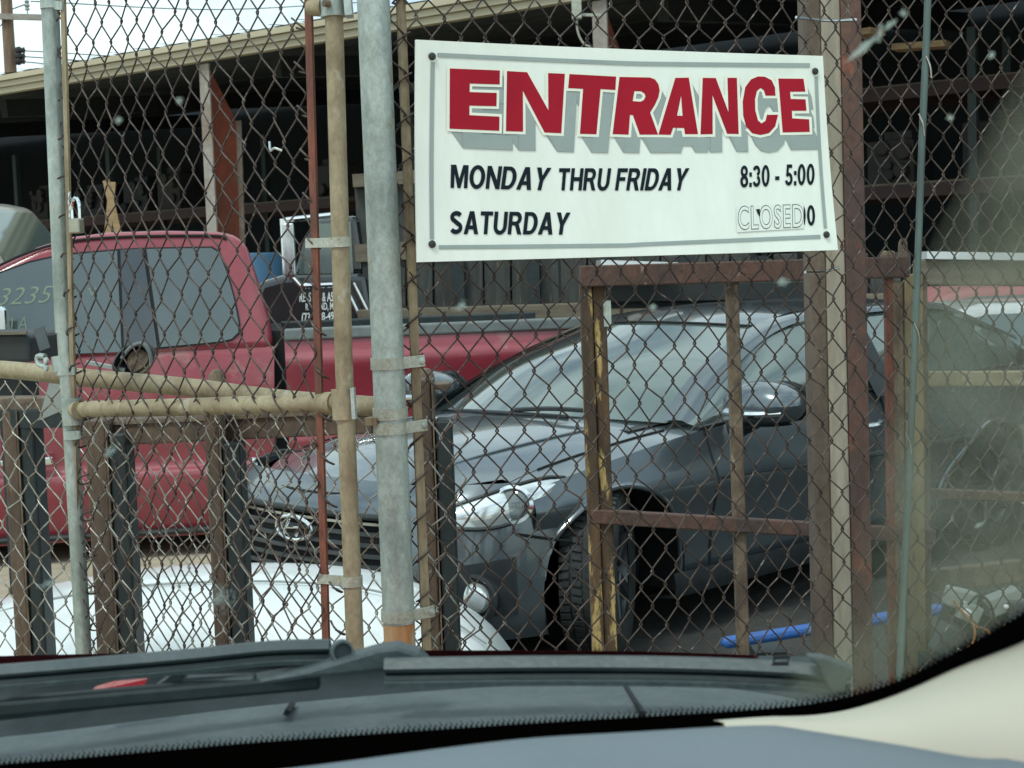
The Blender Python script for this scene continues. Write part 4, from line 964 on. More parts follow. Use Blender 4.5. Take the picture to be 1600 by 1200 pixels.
for (py, mt) in ((567, 'band'), (668, 'band'), (960, 'band'), (645, 'band')):
    z = P(625, py, 2.77).z
    ring = [Vector((pc.x + .0315 * math.cos(a), pc.y + .0315 * math.sin(a), z)) for a in [2 * math.pi * k / 36 for k in range(36)]]
    hh = .0105
    MB().lathe([(.0295, -hh), (.0322, -hh), (.0322, hh), (.0295, hh), (.0295, -hh)], (pc.x, pc.y, z), (0, 0, 1), 40).build('post_band', mt, fence, smooth=True)
    if py != 645:
        a = Vector((pc.x + .028, pc.y - .012, z)); b = Vector((tbx.x + .018, tbx.y - .008, z + .002))
        MB().bar(a, b, .021, .004).build('band_tongue', mt, fence, bevel=.001)
        c = b - Vector((.006, .003, 0)); MB().lathe([(0, .006), (.006, .005), (.0075, .002), (.0075, 0)], c, (.2, -1, 0), 12).build('band_bolt', 'galv', fence, smooth=True)
    else:
        MB().bar((pc.x - .042, pc.y - .01, z - .012), (pc.x - .02, pc.y - .018, z - .012), .014, .02).build('hinge_bolt', 'tan_bar', fence)
V, F = chain(FA, FD, -.055, 1.85, .30, 2.42, MW, MH, .00172, 3)
np_mesh('mesh', V, F, 'wire_rust_glints', fence, kind='stuff')
# the wire hooks wrap round the tension bar
hk = MB()
for k in range(34):
    z = .08 + k * MH; d = Vector((FD[0], FD[1], 0)); nn = Vector((FD[1], -FD[0], 0)); c = Vector((tbx.x, tbx.y, z))
    hk.tube(crv([c + d * .016 - nn * .003 + UP * .012, c + nn * .007 + d * .004 + UP * .006, c - d * .012 + nn * .004 - UP * .006, c - d * .012 - nn * .006 - UP * .010, c + d * .012 - nn * .006 - UP * .006], 10), .0019, 5)
hk.build('mesh_hook', 'wire_rust_glints', fence, kind='stuff')
sb = thing('fence_rod', 'slim grey-green vertical rod against the fence mesh right of the rusty post', 'rod', FP(1420, 1050))
sb.location.z = 0
MB().tube([FP(1449, -90, .008), FP(1444, 60, .008), FP(1437, 220, .008), FP(1430, 420, .008), FP(1417, 740, .008), FP(1400, 1100, .008)], [.0075] * 6, 12)  .build('rod', 'rod_grey', sb, smooth=True)
for (x, y) in ((1443, 105), (1432, 195), (1425, 520), (1412, 690)):
    MB().tube(crv([FP(x - 4, y - 16, .017), FP(x + 2, y, .018), FP(x + 6, y + 18, .014)], 8), .0022, 5).build('tie_wire', 'dull_chrome', sb, smooth=True)

# ------------------------------------------------------------------ chain-link gate, left
GA, GD = (-.38, 2.66), (-.788, .616)
def GP(px, py, off=0.0):
    p = PL(px, py, GA, GD); n = Vector((-GD[1], GD[0], 0)); return p + n * off       # n points to the camera side
gate = thing('chain_link_gate', 'galvanised chain-link gate leaf with tan rail standing ajar on the left', 'gate', GP(530, 1100)); gate.location.z = 0
def pipe_px(pts, r, mt, name, off=0, n=24):
    return MB().tube([GP(x, y, off) for x, y in pts], r, n).build(name, mt, gate, smooth=True)
pipe_px([(518, -60), (522, 30), (537, 560), (556, 1040), (560, 1200)], .0152, 'tan_pipe', 'stile')
pipe_px([(74, -80), (80, 50), (100, 520)], .0172, 'galv', 'stile')
pipe_px([(101, 515), (108, 620), (131, 1020), (140, 1200)], .0158, 'galv', 'stile_lower')
pipe_px([(118, 640), (300, 636), (526, 629)], .0165, 'tan_pipe', 'rail', -.004)
MB().tube([GP(536, 608), GP(538.5, 655)], .0205, 24).build('rail_tee', 'tan_pipe', gate, smooth=True)
MB().tube([GP(500, 631, -.002), GP(522, 630, -.002)], .0195, 24).build('tee_sleeve', 'tan_pipe', gate, smooth=True)
MB().bar(GP(551, 606, .0), GP(554, 654, .0), .006, .03).build('tee_flange', 'galv_old', gate)
MB().tube([GP(112, 622), GP(115, 664)], .021, 24).build('rail_cup', 'galv', gate, smooth=True)
MB().tube([GP(116, 640, .004), GP(128, 640, .006)], [.014, .0185], 20).build('cup_sleeve', 'tan_pipe', gate, smooth=True)
# tension bars
MB().bar(GP(100, -60, .004), GP(130, 1100, .004), .0125, .005, (GD[1], -GD[0], 0)).build('tension_bar', 'tan_bar', gate)
MB().bar(GP(483, -60, .004), GP(515, 1100, .004), .0155, .005, (GD[1], -GD[0], 0)).build('tension_bar', 'red_bar', gate, label='rust-red flat bar along the gate mesh')
# bands
for (x0, y0, x1, y1, mt) in ((58, 10, 104, 4, 'galv_old'), (92, 579, 119, 579, 'galv'), (102, 679, 130, 679, 'galv_old'), (482, 380, 543, 379, 'band'), (500, 903, 569, 908, 'band')):
    Z = GP((x0 + x1) / 2, (y0 + y1) / 2).z; hh = .0085
    xc = {58: 79, 92: 104, 102: 116, 482: 532, 500: 550}[x0]
    c = GP(xc, y0); rr = .0185 if x0 < 200 else .0165
    MB().lathe([(rr - .001, -hh), (rr + .0015, -hh), (rr + .0015, hh), (rr - .001, hh), (rr - .001, -hh)], (c.x, c.y, Z), (0, 0, 1), 30).build('band', mt, gate, smooth=True)
    xo = {58: 104, 92: 122, 102: 130, 482: 484, 500: 502}[x0]
    MB().bar(Vector((c.x, c.y, Z)) + (Vector((-GD[1], GD[0], 0)) * -.0), GP(xo, y0, .009), .016, .004, (GD[1], -GD[0], 0)).build('band_tongue', mt, gate)
# hinge fitting at the top of the tan stile
MB().tube([GP(517, -30), GP(521, 27)], .021, 24).build('top_fitting', 'galv_old', gate, smooth=True)
MB().tube([GP(492, 14, .012), GP(512, 12, .008)], [.013, .016], 16).build('fitting_lug', 'tan_pipe', gate, smooth=True)
MB().tube([GP(528, 8, .02), GP(526, 8, .03)], .006, 10).build('fitting_bolt', 'rust_tan', gate)
MB().bar(GP(540, -40, .0), GP(546, 26, .0), .012, .03).build('fitting_clamp', 'galv', gate)
# fork latch
MB().bar(GP(70, 512, .014), GP(80, 545, .014), .022, .004).build('latch_fork', 'wiper_grey', gate)
MB().tube(crv([GP(86, 572, .02), GP(76, 568, .022), GP(74, 556, .022), GP(84, 556, .02)], 10), .006, 8).build('latch_hook', 'galv', gate, smooth=True)
MB().tube([GP(97, 556), GP(100, 580)], .0215, 20).build('latch_collar', 'galv', gate, smooth=True)
for py in (562, 574): MB().lathe([(0, .006), (.006, .005), (.0065, 0)], GP(88, py, .022), (-GD[1], GD[0], 0), 10).build('latch_bolt', 'galv_old', gate)
sL = (Vector(GP(108, 600)) - Vector((*GA, 0))).xy.dot(Vector(GD)); sR = (Vector(GP(498, 600)) - Vector((*GA, 0))).xy.dot(Vector(GD))
V, F = chain(GA, GD, sR, sL, .30, 2.42, MW, MH * 1.02, .00162, 11)
np_mesh('mesh', V, F, 'wire_rust_glints', gate, kind='stuff')
hk = MB(); d = Vector((GD[0], GD[1], 0)); nn = Vector((-GD[1], GD[0], 0))
for k in range(34):
    for px0, px1, sg in ((486, 514, -1), (103, 128, 1)):
        z = .12 + k * MH * 1.02; t = (2.1 - z) / 1.5
        c = GP(px0 + (px1 - px0) * min(1, max(0, t)), 500); c.z = z
        hk.tube(crv([c - d * sg * .016 + UP * .012, c + nn * .010 + UP * .006, c + d * sg * .011 + nn * .006 - UP * .005, c + d * sg * .011 - nn * .006 - UP * .010, c - d * sg * .012 - nn * .006 - UP * .004], 9), .0019, 5)
hk.build('mesh_hook', 'wire_rust_glints', gate, kind='stuff')
MB().tube(crv([GP(425, 222, .006), GP(432, 236, .014), GP(438, 232, .014), GP(446, 236, .008)], 10), .0022, 6).build('wire_twist', 'dull_chrome', gate, smooth=True)
# padlock with a short chain
pk2 = thing('padlock', 'small brass padlock hanging from chain on the gate mesh', 'padlock', GP(130, 350))
c = GP(129, 353, .014); X = Vector((-GD[0], -GD[1], 0))
MB().box(c, (.016, .008, .0145), (X, nn, UP)).build('lock_body', 'brass', pk2, bevel=.003)
MB().tube(crv([c + X * -.011 + UP * .012, c + X * -.011 + UP * .038, c + X * -.004 + UP * .052, c + X * .006 + UP * .052, c + X * .012 + UP * .038, c + X * .012 + UP * .012], 16), .0035, 8).build('shackle', 'chrome', pk2, smooth=True)
for k in range(4):
    z = UP * (.018 + k * .013); MB().tube([c + X * (-.016 + .003 * math.cos(a) * (1 if k % 2 else .3)) + nn * (.004 * math.cos(a)) + z + UP * (.009 * math.sin(a)) for a in [2 * math.pi * q / 12 for q in range(12)]], .002, 5, closed=True).build('chain_link', 'dull_chrome', pk2, smooth=True)

# ------------------------------------------------------------------ low galvanised fence behind the gate
LA, LD = (-.37, 3.00), (-.9, .4359)
lf = thing('low_fence', 'low bright galvanised chain-link fence with tan pipe rail behind the gate', 'fence', PL(300, 700, LA, LD)); lf.location.z = 0
LP_ = lambda x, y: PL(x, y, LA, LD)
MB().tube(crv([LP_(-200, 566), LP_(0, 577), (LP_(130, 590)), LP_(300, 606), LP_(440, 624), LP_(600, 636)], 30), .0195, 20).build('rail', 'tan_pipe', lf, smooth=True)
V, F = chain(LA, LD, -.30, 1.2, .30, 1.43, MW, MH, .0017, 21, wob=.003)
sv_ = (V[:, :2] - np.array(LA)) @ np.array(LD)                     # the mesh sags with its rail
V[:, 2] -= np.clip((.9 - sv_) * .075, -.03, .12)
np_mesh('mesh', V, F, 'wire_galv', lf, kind='stuff')

# ------------------------------------------------------------------ the sign
o0, o1, o3 = P(648, 63, 2.735), P(1284, 88, 3.055), P(650, 410, 2.705)
sn = (o1 - o0).cross(o3 - o0).normalized()
if sn.y > 0: sn = -sn
def SGp(px, py, off=0.0):
    p = PPL(px, py, o0, sn); u = (px - 650) / 655; v = (py - 70) / 330
    bow = .010 * math.sin(math.pi * min(1, max(0, u))) * (1 - .3 * v) - .006 * (1 - math.sin(math.pi * min(1, max(0, v))))
    return p + sn * (off - bow)
sign = thing('entrance_sign', 'white ENTRANCE sign with red letters and opening hours wired to the fence', 'sign', SGp(980, 410))
SQ = [(648, 63), (1284, 88), (1307, 391), (650, 410)]
def sq(u, v): q = quadmap(SQ, u, 1 - v); return q.x, q.y
n1, n2 = 33, 17
gf = [[SGp(*sq(i / (n1 - 1), j / (n2 - 1))) for j in range(n2)] for i in range(n1)]
gb = [[p - sn * .005 for p in r] for r in gf]
pm = MB().grid(gf).grid(gb)
rim_i = [(i, 0) for i in range(n1)] + [(n1 - 1, j) for j in range(1, n2)] + [(i, n2 - 1) for i in range(n1 - 2, -1, -1)] + [(0, j) for j in range(n2 - 2, 0, -1)]
nb = n1 * n2
pm.f += [(a[0] * n2 + a[1], b[0] * n2 + b[1], nb + b[0] * n2 + b[1], nb + a[0] * n2 + a[1]) for a, b in zip(rim_i, rim_i[1:] + rim_i[:1])]
pm.build('panel', 'white_sign', sign, smooth=True)
def sprint(v, f, fn, name, mt, off): return MB().add([SGp(*fn(a, b), off) for a, b in v], f).build(name, mt, sign)
def strip(pts, w, name, mt, off):
    vs = []
    for i, (x, y) in enumerate(pts):
        x0, y0 = pts[max(0, i - 1)]; x1, y1 = pts[min(len(pts) - 1, i + 1)]; L = math.hypot(x1 - x0, y1 - y0); nx, ny = -(y1 - y0) / L, (x1 - x0) / L
        vs += [SGp(x - nx * w / 2, y - ny * w / 2, off), SGp(x + nx * w / 2, y + ny * w / 2, off)]
    return MB().add(vs, [(2 * i, 2 * i + 1, 2 * i + 3, 2 * i + 2) for i in range(len(pts) - 1)]).build(name, mt, sign)
seg = lambda a, b, n=12: [(a[0] + (b[0] - a[0]) * i / n, a[1] + (b[1] - a[1]) * i / n) for i in range(n + 1)]
strip(seg((682, 86.5), (980, 98)) + seg((1005, 98.7), (1264, 102.5)), 6.5, 'border_line', 'sign_grey', .0012)
strip(seg((675, 98), (673.5, 374)), 6.5, 'border_line', 'sign_grey', .0012)
strip(seg((684, 386.5), (980, 383)) + seg((1005, 381.5), (1280, 370)), 6.0, 'border_line', 'sign_grey', .0012)
strip(seg((1274, 120), (1288, 357)), 5.0, 'border_line', 'sign_grey', .0012)
for (x, y) in ((673.6, 89), (1272, 112), (673.5, 382), (1289, 367)):
    c = SGp(x, y, .001)
    MB().lathe([(0, .006), (.005, .005), (.0068, .002), (.0068, 0)], c, sn, 16).build('bolt', 'bolt_black', sign, smooth=True)
cA = lambda p: [(640 + x / 4.706, 40 + y / 4.706) for x, y in p]
cB = lambda p: [(980 + x / 4.706, 40 + y / 4.706) for x, y in p]
c3 = lambda p: [(800 + x / 4, y / 4) for x, y in p]
LET = [
 [cA([(290, 318), (663, 330), (663, 432), (440, 427), (440, 489), (642, 494), (641, 592), (440, 588), (440, 658), (664, 668), (663, 772), (293, 758)])],
 [cA([(716, 334), (866, 342), (1027, 618), (1022, 347), (1146, 352), (1124, 788), (1000, 783), (836, 478), (840, 777), (713, 774)])],
 [cA([(1180, 354), (1525, 372), (1522, 470), (1412, 463), (1384, 795), (1262, 792), (1283, 462), (1172, 457)])],
 [c3([(678, 478), (868, 482), (900, 494), (922, 525), (930, 562), (922, 605), (902, 650), (872, 700), (922, 838), (808, 838), (764, 716), (746, 715), (738, 838), (638, 835)]), c3([(772, 566), (815, 568), (836, 582), (842, 600), (832, 622), (812, 632), (762, 629)])],
 [cB([(360, 382), (458, 380), (530, 795), (435, 795), (428, 750), (348, 748), (330, 800), (240, 797)]), cB([(404, 512), (416, 660), (376, 658)])],
 [cB([(560, 382), (655, 384), (750, 632), (740, 383), (808, 383), (826, 795), (742, 793), (633, 510), (637, 795), (548, 797)])],
 [cB([(1090, 515), (1085, 455), (1060, 402), (1010, 376), (960, 374), (910, 396), (870, 452), (853, 560), (858, 660), (880, 740), (925, 790), (985, 803), (1045, 790), (1090, 740), (1110, 655), (1030, 655), (1020, 700), (990, 718), (965, 695), (945, 620), (942, 540), (955, 480), (980, 458), (1005, 475), (1018, 515)])],
 [cB([(1108, 390), (1290, 393), (1305, 487), (1195, 487), (1200, 540), (1307, 543), (1315, 627), (1210, 627), (1213, 682), (1335, 690), (1340, 782), (1145, 785)])]]
lv = 0
for polys in LET:
    cx = sum(p[0] for p in polys[0]) / len(polys[0])
    dx = 22 - (cx - 720) / 530 * 9; dy = 30 - (cx - 720) / 530 * 3
    sh = MB()
    # drop shadow: the outline swept down-right, each strip on its own level, and the letter shape at its far end
    for poly in polys:
        gp = poly
        for i in range(len(gp)):
            (x0, y0), (x1, y1) = gp[i], gp[(i + 1) % len(gp)]
            lv += 1; off = .0007 + (lv % 60) * .000012
            sh.add([SGp(x0 + 1.5, y0 + 2, off), SGp(x1 + 1.5, y1 + 2, off), SGp(x1 + dx, y1 + dy, off), SGp(x0 + dx, y0 + dy, off)], [(0, 1, 2, 3)])
    v, f = poly_fill(polys)
    sh.add([SGp(a + dx, b + dy, .00155) for a, b in v], f); sh.build('letter_shadow', 'sign_grey', sign)
    v, f = poly_fill(polys, 4.2); MB().add([SGp(a, b, .0020) for a, b in v], f).build('letter_outline', 'sign_cream', sign)
    v, f = poly_fill(polys); MB().add([SGp(a, b, .0025) for a, b in v], f).build('heading_letter', 'sign_red', sign)
def arcp(cx, cy, rx, ry, a0, a1, n=10): return [(cx + rx * math.cos(R(a0 + (a1 - a0) * i / n)), cy + ry * math.sin(R(a0 + (a1 - a0) * i / n))) for i in range(n + 1)]
def stroke(pts, w):
    Lf, Rt = [], []
    for i, (x, y) in enumerate(pts):
        x0, y0 = pts[max(0, i - 1)]; x1, y1 = pts[min(len(pts) - 1, i + 1)]; d = math.hypot(x1 - x0, y1 - y0); nx, ny = -(y1 - y0) / d * w / 2, (x1 - x0) / d * w / 2
        Lf.append((x + nx, y + ny)); Rt.append((x - nx, y - ny))
    return Lf + Rt[::-1]
HB = [(0, 0), (0, 1), (.20, 1), (.20, .60), (.52, .60), (.52, 1), (.72, 1), (.72, 0), (.52, 0), (.52, .42), (.20, .42), (.20, 0)]
GLY = {   # heavy grotesque capitals: advance width, outlines with holes (each list filled on its own)
 'M': (.90, [[[(0, 0), (0, 1), (.27, 1), (.45, .40), (.63, 1), (.9, 1), (.9, 0), (.71, 0), (.71, .66), (.53, 0), (.37, 0), (.19, .66), (.19, 0)]]]),
 'N': (.74, [[[(0, 0), (0, 1), (.21, 1), (.55, .38), (.55, 1), (.74, 1), (.74, 0), (.53, 0), (.19, .62), (.19, 0)]]]),
 'O': (.82, [[arcp(.41, .5, .41, .52, 0, 350, 27), arcp(.41, .5, .20, .34, 0, 350, 23)]]),
 'D': (.74, [[[(0, 0), (0, 1), (.34, 1)] + arcp(.34, .5, .40, .5, 80, -80, 14) + [(.34, 0)], [(.20, .17), (.20, .83), (.33, .83)] + arcp(.33, .5, .20, .33, 80, -80, 10) + [(.33, .17)]]]),
 'A': (.80, [[[(0, 0), (.28, 1), (.52, 1), (.80, 0), (.58, 0), (.52, .21), (.28, .21), (.22, 0)], [(.33, .38), (.47, .38), (.40, .70)]]]),
 'Y': (.74, [[[(.27, 0), (.27, .42), (0, 1), (.23, 1), (.37, .64), (.51, 1), (.74, 1), (.47, .42), (.47, 0)]]]),
 'T': (.66, [[[(.23, 0), (.23, .82), (0, .82), (0, 1), (.66, 1), (.66, .82), (.43, .82), (.43, 0)]]]),
 'H': (.72, [[HB]]),
 'U': (.72, [[[(0, 1), (0, .36)] + arcp(.36, .36, .36, .38, 180, 360, 14) + [(.72, 1), (.52, 1), (.52, .36)] + arcp(.36, .36, .16, .20, 360, 180, 10) + [(.20, 1)]]]),
 'R': (.76, [[[(0, 0), (0, 1), (.42, 1)] + arcp(.42, .715, .27, .285, 85, -60, 10) + [(.76, 0), (.53, 0), (.36, .40), (.20, .40), (.20, 0)], [(.20, .57), (.20, .83), (.38, .83)] + arcp(.38, .70, .11, .13, 85, -85, 6) + [(.38, .57)]]]),
 'F': (.60, [[[(0, 0), (0, 1), (.60, 1), (.60, .82), (.20, .82), (.20, .60), (.53, .60), (.53, .43), (.20, .43), (.20, 0)]]]),
 'I': (.20, [[[(0, 0), (0, 1), (.20, 1), (.20, 0)]]]),
 'S': (.70, [[stroke(arcp(.35, .735, .235, .165, 25, 215, 12) + arcp(.35, .28, .25, .185, 65, -155, 14), .20)]]),
 '0': (.56, [[arcp(.28, .5, .28, .51, 0, 350, 25), arcp(.28, .5, .105, .34, 0, 350, 21)]]),
 '8': (.56, [[arcp(.28, .735, .255, .275, 0, 350, 21), arcp(.28, .74, .09, .115, 0, 340, 15)], [arcp(.28, .275, .28, .285, 0, 350, 21), arcp(.28, .27, .105, .125, 0, 340, 15)]]),
 '3': (.54, [[stroke(arcp(.25, .735, .18, .18, 165, -75, 12), .165)], [stroke(arcp(.25, .275, .19, .195, 75, -170, 14), .165)]]),
 '5': (.55, [[[(.08, .44), (.13, 1), (.50, 1), (.50, .83), (.27, .83), (.25, .60)]], [stroke(arcp(.26, .31, .19, .23, 140, -165, 16), .165)]]),
 ':': (.18, [[[(0, 0), (0, .2), (.18, .2), (.18, 0)]], [[(0, .48), (0, .68), (.18, .68), (.18, .48)]]]),
 '-': (.30, [[[(0, .28), (0, .46), (.30, .46), (.30, .28)]]]), ' ': (.24, [])}
def heavy_text(txt, q, mt, off, name='lettering', gap=.075):
    x = 0; lay = []
    for ch in txt:
        w, parts = GLY[ch]
        for k, polys in enumerate(parts): lay.append((x, polys, k))
        x += w + gap
    W = x - gap; m_ = MB()
    for x0, polys, k in lay:
        v, f = poly_fill([[(a * 40, b * 40) for a, b in p] for p in polys])
        m_.add([SGp(*quadmap(q, (a / 40 + x0) / W, b / 40).xy, off + k * .0002) for a, b in v], f)
    m_.build(name, mt, sign)
def put_text(txt, q, mt, off, bold=.035, name='lettering', space=1.0, box=None):
    if name == 'lettering': return heavy_text(txt, q, mt, off)
    v, f = text_mesh(txt, bold, space); v, bx = norm2(v, box)
    MB().add([SGp(*quadmap(q, a, b).xy, off) for a, b in v], f).build(name, mt, sign); return bx
put_text('MONDAY', [(705, 257), (864, 261.5), (855, 297), (704, 293.5)], 'sign_black', .0012)
put_text('THRU FRIDAY', [(876, 262), (1080, 262), (1072, 297), (873, 297)], 'sign_black', .0012)
put_text('SATURDAY', [(703, 329.5), (893, 331.7), (887, 366.5), (701, 366)], 'sign_black', .0012)
put_text('8:30 - 5:00', [(1158.5, 258.5), (1273, 255.7), (1272.5, 288.5), (1158, 292.5)], 'sign_black', .0012)
put_text('0', [(1260, 320.7), (1272.4, 320.7), (1272.4, 352.6), (1260, 352.6)], 'sign_black', .0012)
MB().add([SGp(x, y, .0013) for x, y in ((1255.5, 321), (1257.5, 328), (1258, 338), (1256.5, 350), (1254.8, 352))], [(0, 1, 2, 3, 4)]).build('old_digit', 'sign_black', sign)
q = [(1153, 321.5), (1254.5, 318.5), (1254.5, 356), (1153, 360)]
MB().add([SGp(x, y, .0016) for x, y in ((1151, 322), (1254.5, 316.5), (1254.5, 357), (1151, 363))], [(0, 1, 2, 3)]).build('sticker_tape', 'sticker', sign)
bx = put_text('CLOSED', q, 'sign_black', .0020, .030, 'sticker_outline', 1.12)
put_text('CLOSED', q, 'sticker', .0024, .006, 'sticker_letter', 1.12, bx)
MB().add([SGp(x, y, .0028) for x, y in ((1181, 327), (1187, 326.5), (1186.5, 339), (1183.5, 334))], [(0, 1, 2, 3)]).build('old_digit', 'sign_black', sign)

# ------------------------------------------------------------------ the car the picture is taken from
own = thing('red_car', 'red car in the foreground seen from inside: dashboard, wipers and cream pillar', 'car', (0, 1.0, 0))
def WSP(px, py, off=0.0):
    """point on the curved windshield seen at a pixel"""
    d = ray(px, py); lo, hi = .05, 3.0
    g = lambda t: (CAMP.y + d.y * t) + .85 * ((CAMP.z + d.z * t) - 1.33) + .45 * (d.x * t) ** 2 - .93 - off
    for _ in range(50):
        mid = (lo + hi) / 2
        if g(mid) > 0: hi = mid
        else: lo = mid
    return CAMP + d * lo
us = [-500 + i * 110 for i in range(24)]
FT = [(-500, 1222), (0, 1194), (400, 1160), (800, 1132), (1000, 1120), (1200, 1107), (1300, 1094), (1400, 1066), (1500, 1016), (1600, 958), (1700, 890), (1850, 770), (2050, 560)]
FB = [(-500, 1282), (0, 1245), (400, 1214), (800, 1164), (1000, 1146), (1200, 1128), (1300, 1116), (1400, 1086), (1500, 1042), (1600, 1003), (1700, 950), (1850, 840), (2050, 640)]
xs = [-500 + i * 30 for i in range(86)]
glass = [[WSP(x, interp(FB, x) + (-150 - interp(FB, x)) * j / 20) for j in range(21)] for x in xs[::3]]
wsh = MB().grid(glass).build('windshield', 'clear_glass', own, smooth=True)
def sub(o): return o
MB().grid([[WSP(x, interp(FT, x) + (interp(FB, x) - interp(FT, x)) * j / 4, -.002) for j in range(5)] for x in xs]).build('black_border', 'frit', own)
dm = MB(); x = -100.0; k = 0
while x < 1640:
    y = interp(FT, x); sl = (interp(FT, x + 4) - interp(FT, x - 4)) / 8
    for row, (dy, s_) in enumerate(((-2.0, 2.5), (-6.2, 1.8), (-10.0, 1.2))):
        if row == 2 and k % 2: continue
        xx = x + (2.2 if row % 2 else 0); yy = y + dy
        dm.add([WSP(xx + s_ * math.cos(a), yy + s_ * math.sin(a) + sl * (xx - x), -.002) for a in [2 * math.pi * q / 6 for q in range(6)]], [tuple(range(6))])
    x += 8.2; k += 1
dm.build('border_dot', 'frit', own, kind='stuff')
# dashboard and pillar trim
DE = [(-500, 1275), (0, 1236), (400, 1206), (800, 1156), (1000, 1143), (1200, 1133), (1260, 1141), (1400, 1163), (1530, 1185), (1560, 1184), (1600, 1190), (1800, 1225), (2050, 1290)]
dg_ = []
for x in xs:
    y = interp(DE, x); a = P(x, y, .78 if x < 1200 else .78 - (x - 1200) / 850 * .16)
    dg_.append([a + Vector((0, .03, -.03)), a, a + Vector((-.0, -.05, .000)), a + Vector((0, -.14, -.012)), a + Vector((0, -.28, -.045)), a + Vector((0, -.40, -.12)), a + Vector((0, -.42, -.3))])
MB().grid([[cr_eval(c_, 6 * j / 18) for j in range(19)] for c_ in dg_]).build('dashboard', 'dash', own, smooth=True)
tr = []
for x in [1130 + i * 30 for i in range(31)]:
    a = WSP(x, interp(FB, x), -.004); yb = interp(DE, x) + 14; b = P(x + 10, yb, a.y - .10 - .0 * x)
    mid = a.lerp(b, .5) + Vector((-.01, -.02, .012)); tr.append([a + Vector((0, .01, 0)), a, a.lerp(mid, .25) + Vector((0, -.006, .003)), mid, b, b + Vector((0, -.02, -.06))])
MB().grid([[cr_eval(c_, 5 * j / 15) for j in range(16)] for c_ in tr]).build('pillar_trim', 'cream_trim', own, smooth=True)
# cowl panel
CT = [(-500, 1190), (0, 1152), (400, 1104), (640, 1082), (800, 1072), (1000, 1066), (1100, 1072), (1180, 1081), (1260, 1096), (1330, 1115)]
cg_ = []
for x in [-500 + i * 26 for i in range(70)]:
    y1 = interp(CT, x); y0 = interp(FT, x) + 26
    a = P(x, y1, 1.14); b = P(x, max(y0, y1 + 8), .955)
    cg_.append([a + Vector((0, .012, -.05)), a + Vector((0, .004, -.006)), a, a.lerp(b, .5) + Vector((0, 0, .002)), b])
MB().grid([[c_[0], c_[1], c_[2], c_[3], c_[4]] for c_ in cg_]).build('cowl_panel', 'grey_plastic', own, smooth=True)
MB().bar(P(973, 1068, 1.1395), P(1004, 1116, 1.0), .003, .004).build('cowl_joint', 'seam', own)
MB().bar(P(457, 1100, 1.12), P(448, 1114, 1.06), .004, .004).build('cowl_clip', 'seam', own)
# trough between cowl and hood
MB().grid([[P(x, interp(CT, x) + dy, Y) for dy, Y in ((2, 1.15), (26, 1.17), (14, 1.22))] + [P(x, 1032 + (abs(x - 700) / 700) ** 2 * 9, 1.297), P(x, 1020 + (abs(x - 700) / 700) ** 2 * 9, 1.31)] for x in [-500 + i * 60 for i in range(31)]]).build('wiper_trough', 'rubber', own, smooth=True)
# hood of the own car, falling away forwards
hd = []
for x in [-500 + i * 60 for i in range(29)]:
    y = 1016 + (abs(x - 700) / 700) ** 2 * 9 + (0 if x < 1000 else (x - 1000) * .02); a = P(x, y, 1.30)
    hd.append([a + Vector((0, .01, -.012)), a + Vector((0, -.003, -.004)), a, a + Vector((0, .3, -.09)), a + Vector((0, .65, -.23)), a + Vector((0, .85, -.42)), a + Vector((0, .9, -.75))])
MB().grid([[cr_eval(c_, 6 * j / 18) for j in range(19)] for c_ in hd]).build('hood', 'hood_red', own, smooth=True)
# wipers
def wiper(path, Y0, Y1, hpx, name):
    """blade along a pixel path: grey shell on top, dark rubber lip below"""
    pts = crv([(x, y, Y0 + (Y1 - Y0) * i / (len(path) - 1)) for i, (x, y) in enumerate(path)], 40)
    sh, lip, ed = [], [], []
    for p in pts:
        a = P(p.x, p.y, p.z); k = p.z / FPX
        sh.append([a + Vector((0, .010, -hpx * k * .5)), a + Vector((0, .008, -2 * k)), a + Vector((0, 0, 0)), a + Vector((0, -.006, -hpx * .30 * k)), a + Vector((0, -.004, -hpx * .46 * k)), a + Vector((0, .004, -hpx * .5 * k))])
        lip.append([a + Vector((0, .004, -hpx * .44 * k)), a + Vector((0, -.003, -hpx * .60 * k)), a + Vector((0, -.004, -hpx * .76 * k)), a + Vector((0, .006, -hpx * .80 * k))])
        ed.append([a + Vector((0, .006, -hpx * .74 * k)), a + Vector((0, -.007, -hpx * .80 * k)), a + Vector((0, -.006, -hpx * 1.0 * k)), a + Vector((0, .008, -hpx * 1.04 * k))])
    w = MB().grid(sh).build('wiper_blade', 'wiper_grey', own, smooth=True, label=name)
    sub(MB().grid(lip).build('rubber_lip', 'rubber', w, smooth=True)); sub(MB().grid(ed).build('blade_carrier', 'grey_plastic', w, smooth=True))
    return w
w1 = wiper([(600, 1030), (800, 1027), (1000, 1027), (1150, 1031), (1260, 1038), (1328, 1052)], 1.03, .97, 43, 'grey wiper blade lying along the base of the windshield')
sub(MB().prism([P(x, y, .965) for x, y in ((1262, 1026), (1288, 1027), (1334, 1043), (1336, 1056), (1322, 1066), (1322, 1082), (1300, 1086), (1280, 1044))], (0, .012, 0)).build('blade_tip', 'wiper_grey', w1, bevel=.002))
sub(MB().tube([P(x, y, .972) for x, y in ((1207, 1037), (1210, 1027), (1234, 1026), (1231, 1037))], .0015, 6, closed=True).build('blade_clip', 'seam', w1))
w2 = wiper([(-300, 1062), (0, 1040), (150, 1028), (300, 1015), (420, 1003), (515, 1000)], 1.0, 1.07, 36, 'grey wiper blade at the left with a round end cap')
sub(MB().lathe([(0, -.003), (.006, -.002), (.0085, .003), (.008, .010), (.0065, .010), (.006, .003), (0, .003)], P(533, 1017, 1.06), (.25, -1, .15), 20).build('end_cap', 'grey_plastic', w2, smooth=True))
